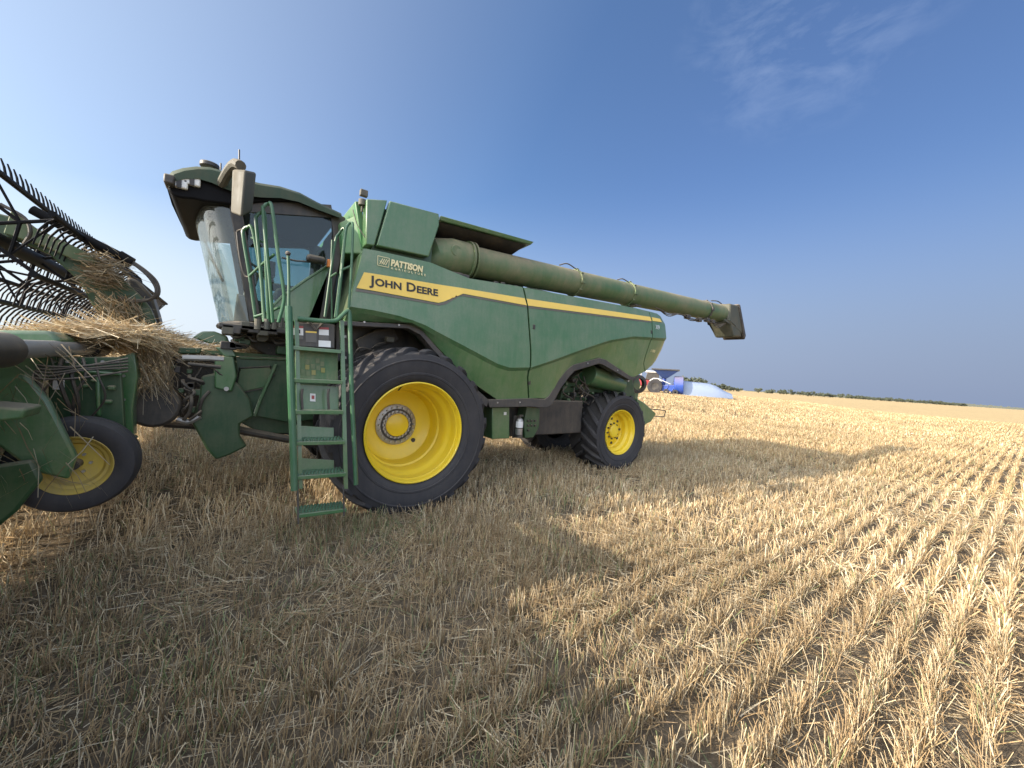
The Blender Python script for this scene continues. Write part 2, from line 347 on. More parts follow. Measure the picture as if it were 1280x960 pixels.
# ------------------------------------------------------------------ stubble and litter
def vnoise(x, y, s, seed):
    "cheap smooth value noise"
    x = x/s; y = y/s; xi = np.floor(x).astype(int); yi = np.floor(y).astype(int); fx = x-xi; fy = y-yi
    fx = fx*fx*(3-2*fx); fy = fy*fy*(3-2*fy)
    def h(i, j):
        n = (i*374761393+j*668265263+seed*1442695041) & 0x7fffffff; n = ((n ^ (n >> 13))*1274126177) & 0x7fffffff
        return (n & 0xffff)/65535.0
    return (h(xi, yi)*(1-fx)+h(xi+1, yi)*fx)*(1-fy)+(h(xi, yi+1)*(1-fx)+h(xi+1, yi+1)*fx)*fy
def ribbons(name, base, direc, bend, length, width, col, nseg, label, cat, parent=None, kind='stuff', tri=False, tip=0.5):
    "many stalks as one mesh: base point, direction, bend vector, length, width, colour"
    N = len(base); side = np.cross(direc, rng.normal(size=(N, 3))); side /= np.linalg.norm(side, axis=1)[:, None]+1e-9
    side2 = np.cross(direc, side); rows = []
    for i in range(nseg+1):
        t = i/nseg; c = base+direc*(length*t)[:, None]+bend*(length*t*t)[:, None]; w = (width*(1-(1-tip)*t))[:, None]*0.5
        if tri:
            rows += [c+side*w, c-side*w*0.5+side2*w*0.866, c-side*w*0.5-side2*w*0.866]
        else: rows += [c-side*w, c+side*w]
    k = 3 if tri else 2; V = np.stack(rows, 1); nv = V.shape[1]; V = V.reshape(-1, 3)
    fb = []
    for i in range(nseg):
        for j in range(k if tri else 1):
            j2 = (j+1) % k; fb.append((i*k+j, i*k+j2, (i+1)*k+j2, (i+1)*k+j))
    fb = np.array(fb); F = (fb[None]+(np.arange(N)*nv)[:, None, None]).reshape(-1, 4)
    me = bpy.data.meshes.new(name); me.vertices.add(len(V)); me.loops.add(F.size); me.polygons.add(len(F))
    me.vertices.foreach_set('co', V.astype(np.float32).ravel())
    me.loops.foreach_set('vertex_index', F.astype(np.int32).ravel())
    me.polygons.foreach_set('loop_start', np.arange(0, F.size, 4, dtype=np.int32))
    me.update(calc_edges=True)
    a = me.attributes.new('col', 'FLOAT_COLOR', 'POINT')
    C4 = np.concatenate([np.repeat(col, nv, axis=0), np.ones((N*nv, 1))], 1).astype(np.float32)
    a.data.foreach_set('color', C4.ravel())
    o = bpy.data.objects.new(name, me); COL.objects.link(o); me.materials.append(M['straw'])
    if parent is not None: o.parent = parent
    if label: tag(o, label, cat, kind=kind)
    elif kind: tag(o, kind=kind)
    return o
def straw_colour(N, green=None, dark=0.0):
    a = np.array([0.60, 0.46, 0.265]); b = np.array([0.43, 0.30, 0.165]); c = np.array([0.74, 0.63, 0.43]); g = np.array([0.28, 0.33, 0.15])
    t = rng.random(N)[:, None]; s = rng.random(N)[:, None]
    col = a*(1-t)+b*t; col = np.where(s > 0.72, c, col); col = col*(0.75+0.45*rng.random(N)[:, None])
    if green is not None: col = np.where(green[:, None], g*(0.7+0.7*rng.random(N)[:, None]), col)
    return col
def in_view(x, y, lo=-26, hi=99):
    az = np.degrees(np.arctan2(x, y)); return (az > lo) & (az < hi)
TYRES = [(1.80, 4.28, 5.08, 0.62), (1.80, 6.92, 7.72, 0.62), (6.15, 4.75, 5.45, 0.5), (6.15, 6.55, 7.25, 0.5)]
def clear_of_tyres(x, y):
    ok = np.ones(len(x), bool)
    for cx, y0, y1, hx in TYRES: ok &= ~((abs(x-cx) < hx) & (y > y0+0.02) & (y < y1-0.02))
    return ok
def field(r0, r1, per_m, wmul, nseg, tri, name, label):
    xs, ys = [], []
    kmin = int(-8/ROW); kmax = int(r1/ROW)
    area_rows = []
    for k in range(kmin, kmax+1):
        y0 = k*ROW+0.05
        xm = r1; n = int(per_m*2*xm)
        if n < 1: continue
        x = rng.uniform(-xm*0.55, xm, int(n*0.775)); xs.append(x); ys.append(np.full(len(x), y0))
    x = np.concatenate(xs); y = np.concatenate(ys); row = y.copy()
    d = np.hypot(x, y); dens = vnoise(x, y*3, 0.14, 3)*0.75+vnoise(x, y, 1.1, 5)*0.55
    keep = (d > r0) & (d < r1) & (in_view(x, y, -85, 150) if r1 < 12 else in_view(x, y, -38, 112)) & (rng.random(len(x)) < np.clip(dens*1.5-0.25, 0.04, 1))
    x = x[keep]; y = y[keep]; d = d[keep]
    wob = 0.022*(vnoise(x, y, 0.6, 9)-0.5)*2
    sp = 0.014+0.016*vnoise(x, y, 2.5, 15)*np.clip((16-d)/10, 0.2, 1)
    y = y+wob+rng.normal(size=len(x))*sp
    k2 = clear_of_tyres(x, y); x = x[k2]; y = y[k2]; N = len(x)
    base = np.stack([x, y, terrain(x, y)-0.005], 1)
    tram = vnoise(x, y, 0.55, 21)
    ht = 0.085+0.09*rng.random(N)+0.05*vnoise(x, y, 0.8, 33); flat = (tram < 0.25) | (rng.random(N) < 0.12)
    ht = ht*np.where(rng.random(N) < 0.15, 0.55, 1.0)
    lean = np.where(flat, 0.9, 0.20)
    pref = np.stack([0.12+0*x, 0.05+0*x], 1)
    tx = rng.normal(size=N)*lean+pref[:, 0]*lean; ty = rng.normal(size=N)*lean+pref[:, 1]
    dr = np.stack([tx, ty, np.ones(N)], 1); dr /= np.linalg.norm(dr, axis=1)[:, None]
    bend = rng.normal(size=(N, 3))*np.array([0.12, 0.12, 0.05])
    green = rng.random(N) < 0.03+0.45*np.clip(vnoise(x, y, 1.3, 44)-0.5, 0, 1)*2*(x < 4)*(y < 5)
    col = straw_colour(N, green)*(0.80+0.4*vnoise(x, y, 1.7, 51))[:, None]
    if r1 > 20: col = col*np.array([0.86, 0.82, 0.74])
    w = (0.0036+0.0022*rng.random(N))*wmul
    ribbons(name, base, dr, bend, ht, w, col, nseg, label, 'stubble', tri=tri, tip=0.85)
    return N
n1 = field(0.02, 4.5, 330, 1.0, 2, True, 'stubble', 'short cut cereal stubble standing in rows in the near foreground')
n2 = field(4.5, 11, 230, 1.4, 1, False, 'stubble', 'cut cereal stubble in rows around and behind the combine wheels')
n3 = field(11, 26, 115, 2.3, 1, False, 'stubble', 'pale sunlit stubble rows in the middle distance')
n4 = field(26, 75, 24, 6.0, 1, False, 'stubble', 'far stubble rows running towards the horizon')
def litter(r0, r1, N, lmin, lmax, w, name, label, zmax=0.07, patch=0.9):
    r = np.sqrt(rng.uniform(r0**2, r1**2, N)); a = np.radians(rng.uniform(-60, 140, N) if r1 < 12 else rng.uniform(-32, 105, N)); x = r*np.sin(a); y = r*np.cos(a)
    k = (rng.random(N) < np.clip(vnoise(x, y, 0.4, 71)*1.6-0.1, 0.12, 1)) & clear_of_tyres(x, y); x = x[k]; y = y[k]; N = len(x)
    z = terrain(x, y)+0.006+zmax*rng.random(N)**2
    patch_a = vnoise(x, y, 0.7, 88)*math.pi*3; yaw = patch_a+rng.normal(size=N)*0.7
    dr = np.stack([np.cos(yaw), np.sin(yaw), rng.normal(size=N)*0.14+0.04], 1); dr /= np.linalg.norm(dr, axis=1)[:, None]
    bend = rng.normal(size=(N, 3))*np.array([0.18, 0.18, 0.05])
    L = rng.uniform(lmin, lmax, N); green = rng.random(N) < 0.03
    col = straw_colour(N, green)*(0.60+0.5*vnoise(x, y, 0.9, 61))[:, None]
    ribbons(name, np.stack([x, y, z], 1), dr, bend, L, w*(0.6+0.8*rng.random(N)), col, 2, label, 'straw litter', tip=0.6)
litter(0.1, 5, 60000, 0.04, 0.22, 0.0042, 'straw_litter', 'chopped straw lying flat between the near stubble rows')
litter(5, 13, 45000, 0.08, 0.26, 0.010, 'straw_litter', 'chopped straw lying between the stubble rows round the machine')
litter(13, 30, 14000, 0.12, 0.35, 0.024, 'straw_litter', 'pale chopped straw scattered across the middle of the field', zmax=0.05)

# ================================================================== COMBINE HARVESTER
C0 = empty('combine_harvester', (3.8, 6.0, 0)); tag(C0, 'large green combine harvester with yellow wheels parked on cut stubble', 'combine')

# ---- wheels (axle along Y, outer face towards -Y when side=-1)
def tyre(name, c, R, W, rin, nl, lh, lw, side, parent, sweep=0.62):
    mb = MB(); h = W/2
    prof = [(rin, -h*0.80), (rin+0.02, -h*0.88), (rin+0.06, -h*0.97), (rin+0.10, -h*0.992), (rin+0.105, -h*1.012), (rin+0.125, -h*1.016), (rin+0.13, -h*1.0), (rin+(R-rin)*0.45, -h*1.03), (rin+(R-rin)*0.62, -h*1.035), (rin+(R-rin)*0.635, -h*1.055), (rin+(R-rin)*0.66, -h*1.055), (rin+(R-rin)*0.675, -h*1.03), (R-0.20*(R-rin), -h*1.0), (R-0.075, -h*0.93), (R-lh*1.25, -h*0.80), (R-lh, -h*0.45), (R-lh*0.9, 0)]
    prof = prof+[(r, -y) for r, y in prof[-2::-1]]
    mb.lathe(prof, c, (0, 1, 0), 96)
    o = mb.build(name, M['rubber'], parent, ang=40)
    mb = MB()
    for s in (-1, 1):
        for k in range(nl):
            a0 = 2*math.pi*(k+(0.5 if s > 0 else 0))/nl; rows = []
            for t in (0, 0.12, 0.35, 0.65, 1.0):
                y = s*h*(1.0-t*0.985); an = a0-side*sweep*(t**0.85)*(W/ R)*0.75
                rad = R-(0.050 if t == 0 else (0.022 if t == 0.12 else 0.0)); rb = R-lh*1.6-(0.10 if t == 0 else 0.0)
                wd = lw*(1.15 if t < 0.2 else 1.0 if t < 1 else 0.8)*0.5/R; row = []
                for (q, rr) in ((-wd*1.25, rb), (-wd, rad), (wd, rad), (wd*1.25, rb)):
                    row.append((c[0]+rr*math.sin(an+q), c[1]+y, c[2]+rr*math.cos(an+q)))
                rows.append(row)
            base = len(mb.v)
            for row in rows: mb.v += row
            for i in range(len(rows)-1):
                for j in range(3): mb.f.append((base+i*4+j, base+i*4+j+1, base+i*4+j+5, base+i*4+j+4))
            mb.f.append((base, base+1, base+2, base+3)); e = base+(len(rows)-1)*4; mb.f.append((e+3, e+2, e+1, e))
    lug = mb.build('tread_lugs', M['rubber'], o, ang=35, bevel=0.006)
    return o
def front_wheel(cy, side):
    y0 = cy+side*0.40; c = (1.80, cy, 0.955); w = empty('front_wheel', (1.8-C0.location.x, cy-C0.location.y, 0.955)); w.parent = C0
    d = -side
    tyre('tyre', c, 1.015, 0.80, 0.585, 22, 0.050, 0.075, side, w)
    o = (c[0], y0, c[2]); ax = (0, d, 0)     # axis pointing inwards from the outer face
    m = MB(); m.lathe([(0.585, 0.09), (0.600, 0.05), (0.604, 0.020), (0.592, 0.012), (0.580, 0.025), (0.575, 0.06), (0.572, 0.085), (0.560, 0.10), (0.556, 0.20), (0.545, 0.235), (0.520, 0.26), (0.505, 0.30), (0.500, 0.46), (0.480, 0.475), (0.472, 0.50), (0.478, 0.60), (0.46, 0.68), (0.40, 0.72), (0.30, 0.735), (0.0, 0.74)], o, ax, 96)
    rim = m.build('rim', M['yellow'], w, ang=35)
    m = MB(); m.lathe([(0.27, 0.738), (0.27, 0.715), (0.25, 0.705), (0.165, 0.70), (0.155, 0.685), (0.14, 0.68)], o, ax, 64); hub = m.build('hub_ring', M['steel'], w)
    m = MB(); m.lathe([(0.212, 0.702), (0.212, 0.692), (0.188, 0.692), (0.188, 0.702)], o, ax, 64); m.build('hub_seal', M['black'], hub)
    m = MB(); m.lathe([(0.15, 0.71), (0.15, 0.665), (0.135, 0.655), (0.0, 0.645)], o, ax, 48); m.build('hub_cap', M['yellow'], w)
    m = MB()
    for k in range(20):
        a = 2*math.pi*k/20
        for rr, off in ((0.232, 0), (0.174, 0.5)):
            a2 = a+off*2*math.pi/20; m.cyl((o[0]+rr*math.cos(a2), o[1]+d*0.672, o[2]+rr*math.sin(a2)), ax, 0.0125, 0.034, 6)
    tag(m.build('wheel_nuts', M['steel'], w, smooth=False), kind='stuff')
    m = MB(); m.cyl((o[0]+0.335*math.cos(-0.72), o[1]+d*0.715, o[2]+0.335*math.sin(-0.72)), ax, 0.028, 0.02, 20); m.build('drain_hole', M['black'], w)
    m = MB(); m.tube([(o[0]-0.20, o[1]+d*0.05, o[2]+0.545), (o[0]-0.205, o[1]+d*0.12, o[2]+0.50), (o[0]-0.20, o[1]+d*0.16, o[2]+0.49)], 0.008, 6); m.build('valve', M['black'], w)
front_wheel(4.68, -1); front_wheel(7.32, 1)
RWX, RWZ = 6.20, 0.735
def rear_wheel(cy, side):
    y0 = cy+side*0.36; d = -side; c = (RWX, cy, RWZ); w = empty('rear_wheel', (RWX-C0.location.x, cy-C0.location.y, RWZ)); w.parent = C0
    tyre('tyre', c, 0.80, 0.72, 0.43, 19, 0.065, 0.070, side, w, 0.55)
    o = (c[0], y0, c[2]); ax = (0, d, 0)
    m = MB(); m.lathe([(0.43, 0.07), (0.445, 0.04), (0.44, 0.025), (0.425, 0.03), (0.415, 0.07), (0.395, 0.09), (0.388, 0.15), (0.36, 0.175), (0.345, 0.19), (0.34, 0.27), (0.31, 0.285), (0.30, 0.275), (0.17, 0.24), (0.16, 0.235), (0.0, 0.235)], o, ax, 72)
    m.build('rim', M['yellow'], w, ang=35)
    m = MB(); m.lathe([(0.13, 0.24), (0.13, 0.19), (0.10, 0.17), (0.0, 0.165)], o, ax, 40); m.build('hub_cap', M['yellow'], w)
    m = MB()
    for k in range(10):
        a = 2*math.pi*(k+0.3)/10; m.cyl((o[0]+0.155*math.cos(a), o[1]+d*0.205, o[2]+0.155*math.sin(a)), ax, 0.016, 0.04, 6)
    for k in range(8):
        a = 2*math.pi*(k+0.1)/8; m.cyl((o[0]+0.245*math.cos(a), o[1]+d*0.246, o[2]+0.245*math.sin(a)), ax, 0.026, 0.02, 14)
    tag(m.build('wheel_nuts', M['black'], w, smooth=False), kind='stuff')
rear_wheel(5.10, -1); rear_wheel(6.90, 1)

# ---- side cladding of the body
ZT = ([1.0, 1.14, 1.93, 2.02, 2.52, 3.42, 6.14, 6.9, 7.1], [3.03, 3.035, 3.05, 3.035, 2.965, 3.015, 3.13, 3.135, 3.10])
ZS = ([1.0, 2.06, 2.10, 2.34, 2.40, 3.44, 6.85, 7.1], [2.515, 2.535, 2.545, 2.700, 2.712, 2.735, 2.935, 2.95])
ZC = ([0.9, 1.3, 1.59, 1.89, 2.95, 3.15, 3.5, 5.31, 5.97, 7.1], [2.345, 2.335, 2.315, 2.255, 1.855, 1.815, 1.845, 2.43, 2.575, 2.66])
ZB = ([0.95, 1.05, 1.74, 1.92, 2.10, 2.30, 2.62, 2.97, 3.68, 3.99, 4.06, 4.23, 4.42, 4.56, 5.20, 5.36, 6.10, 6.22, 6.42, 6.90, 7.0, 7.09], [2.19, 2.20, 2.25, 2.19, 2.03, 1.86, 1.58, 1.348, 1.385, 1.375, 1.42, 1.66, 1.86, 1.955, 2.12, 2.10, 1.84, 1.835, 1.91, 2.10, 2.20, 2.42])
def keys(x):
    b = ipl(x, *ZB); c = max(ipl(x, *ZC), b+0.04); s_ = max(ipl(x, *ZS), c+0.03); t = ipl(x, *ZT); return b, c, s_, t
def ysurf(x, z):
    b, c, s_, t = keys(x)
    y = ipl(z, [b-0.3, b, c-0.05, c, s_, t], [4.62, 4.575, 4.49, 4.452, 4.490, 4.575])
    y += 0.045*max(0, x-6.45)**2*4*0.5
    if x < 1.35: y += (1.35-x)**2*0.35
    return y
def xl0(z): return ipl(z, [2.15, 2.5, 3.03], [0.985, 1.03, 1.145])
def xs1(z): return ipl(z, [1.25, 1.38, 1.715, 2.07, 3.03], [3.71, 3.685, 3.58, 3.578, 3.434])
def xs2(z): return ipl(z, [1.95, 2.14, 2.57, 3.04], [6.56, 6.445, 6.545, 6.537])
def xre(z): return ipl(z, [2.10, 2.42, 2.9, 3.13], [6.98, 7.09, 7.05, 6.985])
def panel(name, xa, xb, mat, n, dy=0.0, gap=0.011):
    za = 2.6; mb = MB(); grid = []
    for i in range(n+1):
        s_ = i/n; x0 = xa(za)*(1-s_)+xb(za)*s_; b, c, ss_, t = keys(x0)
        zs = [b]+[b+(c-0.05-b)*k/4 for k in (1, 2, 3)]+[max(c-0.05, b+0.01), c]+[c+(ss_-c)*k/6 for k in range(1, 6)]+[ss_]+[ss_+(t-ss_)*k/4 for k in range(1, 5)]
        col = []
        for z in zs:
            x = (xa(z)+gap)*(1-s_)+(xb(z)-gap)*s_; col.append((x, ysurf(x0, z)+dy, z))
        grid.append(col)
    m = len(grid[0])
    for side in (0, 1):
        for col in grid:
            for (x, y, z) in col: mb.v.append((x, y if not side else y+0.035, z))
    N = len(grid)*m
    for i in range(n):
        for j in range(m-1):
            q = (i*m+j, (i+1)*m+j, (i+1)*m+j+1, i*m+j+1); mb.f.append(q); mb.f.append(tuple(N+k for k in reversed(q)))
    per = [i*m for i in range(n+1)]+[n*m+j for j in range(1, m)]+[i*m+m-1 for i in range(n-1, -1, -1)]+[j for j in range(m-2, 0, -1)]
    for a, b2 in zip(per, per[1:]+per[:1]): mb.f.append((b2, a, a+N, b2+N))
    return mb.build(name, mat, C0, ang=9)
P1 = panel('side_panel', xl0, lambda z: xs1(z)-0.008, M['green'], 60); P2 = panel('side_panel', xs1, xs2, M['green'], 60); P3 = panel('corner_panel', xs2, xre, M['green'], 12)
def onskin(name, poly, mat, parent, off=0.010, sub=0.03):
    "flat decal laid on the panel skin: polygon in (x,z), cut in vertical slices"
    import bmesh
    bm = bmesh.new(); f = bm.faces.new([bm.verts.new((x, 0, z)) for x, z in poly])
    bmesh.ops.triangulate(bm, faces=bm.faces[:])
    xs = [p[0] for p in poly]; zs_ = [p[1] for p in poly]
    x = min(xs)+sub
    while x < max(xs):
        bmesh.ops.bisect_plane(bm, geom=bm.verts[:]+bm.edges[:]+bm.faces[:], plane_co=(x, 0, 0), plane_no=(1, 0, 0)); x += sub
    z = min(zs_)+0.04
    while z < max(zs_):
        bmesh.ops.bisect_plane(bm, geom=bm.verts[:]+bm.edges[:]+bm.faces[:], plane_co=(0, 0, z), plane_no=(0, 0, 1)); z += 0.04
    mb = MB(); idx = {}
    for v in bm.verts: idx[v.index] = len(mb.v); mb.v.append((v.co.x, ysurf(v.co.x, v.co.z)-off, v.co.z))
    bm.verts.index_update(); mb.v = [(v.co.x, ysurf(v.co.x, v.co.z)-off, v.co.z) for v in bm.verts]
    mb.f = [tuple(v.index for v in f.verts) for f in bm.faces]; bm.free()
    return mb.build(name, mat, parent, ang=40)
S1 = [(1.085, 2.560), (1.160, 2.752), (2.10, 2.790), (3.430, 2.848), (3.452, 2.745), (2.40, 2.728), (2.32, 2.712), (2.14, 2.585), (2.06, 2.553)]
onskin('stripe_decal', S1, M['decal_yellow'], P1)
onskin('stripe_shadow_decal', [(1.075, 2.522), (1.083, 2.554), (2.06, 2.547), (2.15, 2.576), (2.33, 2.706), (2.40, 2.722), (3.455, 2.739), (3.458, 2.716), (2.39, 2.697), (2.34, 2.682), (2.16, 2.551), (2.07, 2.522)], M['decal_grey'], P1, off=0.005)
onskin('stripe_decal', [(3.462, 2.849), (6.515, 3.018), (6.52, 2.935), (3.478, 2.746)], M['decal_yellow'], P2)
onskin('stripe_shadow_decal', [(3.48, 2.740), (6.52, 2.930), (6.52, 2.905), (3.482, 2.714)], M['decal_grey'], P2, off=0.005)
onskin('stripe_decal', [(6.56, 3.020), (6.86, 3.030), (6.90, 2.965), (6.56, 2.945)], M['decal_yellow'], P3)

def text_flat(txt, size, bold=0.0, sx=1.0):
    cu = bpy.data.curves.new('t', 'FONT'); cu.body = txt; cu.size = size; cu.offset = bold; cu.resolution_u = 3
    ob = bpy.data.objects.new('t', cu); COL.objects.link(ob)
    dg = bpy.context.evaluated_depsgraph_get(); me = bpy.data.meshes.new_from_object(ob.evaluated_get(dg))
    vs = [(v.co.x*sx, v.co.y) for v in me.vertices]; fs = [tuple(p.vertices) for p in me.polygons]
    bpy.data.objects.remove(ob); bpy.data.curves.remove(cu); bpy.data.meshes.remove(me); return vs, fs
def lettering(name, pieces, x0, z0, slope, parent, mat, shear=0.0, off=0.0135, height=None):
    "pieces: (text, size, bold, stretch); set one after the other along the panel"
    mb = MB(); cur = 0.0
    for txt, size, bold, sx, adv in pieces:
        if txt:
            vs, fs = text_flat(txt, size, bold, sx); mx = max(v[0] for v in vs); mn = min(v[0] for v in vs)
            pts = []
            for u, v in vs:
                X_ = x0+cur+(u-mn)+shear*v; Z_ = z0+v+slope*(X_-x0); pts.append((X_, ysurf(X_, Z_)-off, Z_))
            mb.add(pts, fs); cur += (mx-mn)
        cur += adv
    o = mb.build(name, mat, parent, smooth=False); return o, cur
_, adv_ = lettering('lettering', [('J', 0.150, 0.0042, 1.12, 0.012), ('OHN', 0.117, 0.0042, 1.15, 0.062)], 1.215, 2.622, 0.018, P1, M['ink'])
lettering('lettering', [('D', 0.150, 0.0042, 1.12, 0.012), ('EERE', 0.117, 0.0042, 1.15, 0)], 1.215+adv_, 2.622+0.018*adv_, 0.018, P1, M['ink'])
lettering('dealer_lettering', [('PATTISON', 0.105, 0.0055, 0.80, 0)], 1.455, 2.895, 0.012, P1, M['cream'], shear=0.12)
lettering('dealer_lettering', [(ch, 0.036, 0.0008, 1.1, 0.019) for ch in 'AGRICULTURE'], 1.455, 2.852, 0.012, P1, M['cream'])
# dealer emblem: a frame with wheat strokes
def emblem():
    mb = MB(); X0, X1, Z0, Z1 = 1.305, 1.43, 2.865, 2.975
    def st(a, b, w):
        d = unit((b[0]-a[0], b[1]-a[1])); n = (-d[1]*w/2, d[0]*w/2)
        P = [(a[0]+n[0], a[1]+n[1]), (b[0]+n[0], b[1]+n[1]), (b[0]-n[0], b[1]-n[1]), (a[0]-n[0], a[1]-n[1])]
        mb.add([(x, ysurf(x, z)-0.0135, z) for x, z in P], [(0, 1, 2, 3)])
    for a, b in (((X0, Z0), (X1, Z0)), ((X0, Z1), (X1+0.01, Z1)), ((X0, Z0), (X0, Z1)), ((X1, Z0), (X1+0.01, Z1))): st(a, b, 0.006)
    for k in range(4):
        x = X0+0.022+0.022*k; st((x, Z0+0.018), (x+0.035, Z1-0.02), 0.008)
    st((X0+0.02, Z0+0.055), (X0+0.07, Z0+0.035), 0.007)
    mb.build('dealer_emblem', M['cream'], P1, smooth=False)
emblem()
lettering('model_lettering', [('X9', 0.115, 0.001, 1.0, 0)], 6.64, 2.80, 0.02, P3, M['white'])
lettering('model_lettering', [('1100', 0.075, 0.001, 1.15, 0)], 6.60, 2.345, 0.02, P3, M['cream'])

# dark lower trim along the panels and over the wheels
def trimstrip(name, pts_out, pts_in, y0, y1, mat):
    mb = MB(); n = len(pts_out)
    for P in (pts_out, pts_in):
        for (x, z) in P: mb.v.append((x, y0, z))
    for P in (pts_out, pts_in):
        for (x, z) in P: mb.v.append((x, y1, z))
    for i in range(n-1):
        a, b, c, d = i, i+1, n+i+1, n+i
        mb.f += [(a, b, c, d), (2*n+d, 2*n+c, 2*n+b, 2*n+a), (a, 2*n+a, 2*n+b, b), (d, c, 2*n+c, 2*n+d)]
    mb.f += [(0, n, 3*n, 2*n), (n-1, 3*n-1, 4*n-1, 2*n-1)] if False else [(0, n, 3*n, 2*n), (n-1, 3*n-1, 4*n-1, 2*n-1)]
    return mb.build(name, mat, C0, bevel=0.006, ang=30)
trimstrip('rear_arch_trim', [(2.93, 1.342), (3.69, 1.378), (3.99, 1.368), (4.07, 1.415), (4.23, 1.655), (4.42, 1.855), (4.56, 1.95), (5.20, 2.115), (5.36, 2.095), (6.12, 1.832), (6.24, 1.83)],
          [(2.97, 1.235), (3.70, 1.25), (4.05, 1.235), (4.16, 1.29), (4.31, 1.54), (4.48, 1.74), (4.60, 1.85), (5.19, 2.015), (5.30, 2.00), (6.08, 1.765), (6.26, 1.80)], 4.555, 4.70, M['trim'])
trimstrip('front_arch_trim', [(0.99, 2.185), (1.74, 2.245), (1.91, 2.185), (2.09, 2.025), (2.29, 1.85), (2.62, 1.57), (2.95, 1.342)],
          [(0.99, 2.135), (1.72, 2.195), (1.88, 2.135), (2.05, 1.975), (2.25, 1.80), (2.57, 1.50), (2.93, 1.235)], 4.56, 4.72, M['trim'])
for x, z in ((1.2, 2.20), (1.6, 2.22), (3.1, 1.305), (3.5, 1.315), (4.9, 2.0), (5.7, 1.93)): MB().cyl((x, 4.548, z), (0, 1, 0), 0.012, 0.02, 8).build('trim_bolt', M['steel'], C0)
for x, z in ((3.60, 2.45), (3.63, 1.62), (6.50, 2.72)): MB().box(x-0.012, x+0.03, ysurf(x, z)-0.008, ysurf(x, z)+0.02, z-0.035, z+0.035).build('panel_latch', M['black'], C0, bevel=0.004)
# body core and far side
mb = MB()
core = [(1.02, 2.24), (1.74, 2.30), (1.95, 2.22), (2.35, 1.90), (2.99, 1.43), (4.02, 1.43), (4.5, 2.02), (5.20, 2.20), (5.36, 2.18), (6.18, 1.93), (6.85, 2.14), (7.02, 2.44), (7.0, 2.9), (6.9, 3.07), (6.1, 3.07), (3.4, 2.95), (2.52, 2.90), (1.95, 2.99), (1.17, 2.98)]
mb.prism(core, 4.66, 7.36); mb.build('body_shell', M['green_dark'], C0)
mb = MB(); mb.prism([(x, z) for x, z in core], 7.37, 7.44); mb.build('far_side_panel', M['green'], C0, bevel=0.02)
# engine deck / hood top behind the tank
mb = MB(); mb.prism([(4.0, 3.02), (4.15, 3.28), (5.9, 3.26), (6.7, 3.10), (6.9, 3.05)], 5.35, 7.2); mb.build('engine_hood', M['green_dark'], C0, bevel=0.03)
# rear wall curve
mb = MB(); mb.prism([(6.9, 2.1), (7.06, 2.3), (7.10, 2.45), (7.07, 2.9), (7.0, 3.10), (6.93, 3.10)], 4.72, 7.30); mb.build('rear_door', M['green'], C0, bevel=0.03)

# ---- grain tank
TK = empty('grain_tank', (2.4-C0.location.x, 0, 3.1)); TK.parent = C0
mb = MB(); mb.prism([(1.30, 3.10), (1.42, 3.655), (2.045, 3.69), (2.06, 3.55), (1.945, 3.12)], 4.60, 4.68)
mb.build('tank_side_panel', M['green'], TK, bevel=0.015)
mb = MB(); mb.hull8([(1.185, 4.62, 3.09), (1.280, 4.61, 3.095), (1.280, 4.78, 3.095), (1.185, 4.78, 3.09)], [(1.165, 4.62, 3.600), (1.395, 4.61, 3.655), (1.395, 4.78, 3.655), (1.165, 4.78, 3.600)]); mb.build('tank_corner_panel', M['green'], TK, bevel=0.012)
mb = MB(); mb.hull8([(1.19, 4.79, 3.07), (1.25, 4.79, 3.07), (1.25, 7.3, 3.07), (1.19, 7.3, 3.07)], [(1.08, 4.79, 3.60), (1.15, 4.79, 3.62), (1.15, 7.3, 3.62), (1.08, 7.3, 3.60)]); mb.build('tank_front_wall', M['light_green'], TK, bevel=0.01)
mb = MB(); mb.box(1.27, 2.02, 4.70, 7.38, 3.0, 3.58).box(2.02, 3.9, 5.20, 7.38, 2.9, 3.56); mb.build('tank_core', M['green_dark'], TK)
mb = MB(); mb.hull8([(2.07, 4.62, 3.620), (3.56, 4.62, 3.685), (3.62, 5.35, 3.685), (2.07, 5.35, 3.620)], [(2.07, 4.60, 3.675), (3.60, 4.60, 3.735), (3.66, 5.35, 3.735), (2.07, 5.35, 3.675)]); mb.build('auger_cover', M['green'], TK, bevel=0.01)
mb = MB(); mb.hull8([(2.07, 4.66, 3.612), (3.50, 4.66, 3.676), (3.52, 5.30, 3.676), (2.07, 5.30, 3.612)], [(2.07, 5.10, 3.45), (3.40, 4.98, 3.53), (3.42, 5.28, 3.53), (2.07, 5.28, 3.45)]); mb.build('cover_lining', M['black'], TK)
mb = MB(); mb.box(1.30, 2.5, 4.74, 5.2, 2.99, 3.09); mb.build('tank_seal', M['black'], TK)
mb = MB(); mb.prism([(1.4, 3.58), (2.0, 3.66), (3.9, 3.66), (3.9, 3.5), (1.4, 3.5)], 5.3, 7.3); mb.build('tank_extension', M['green_dull'], TK, bevel=0.02)

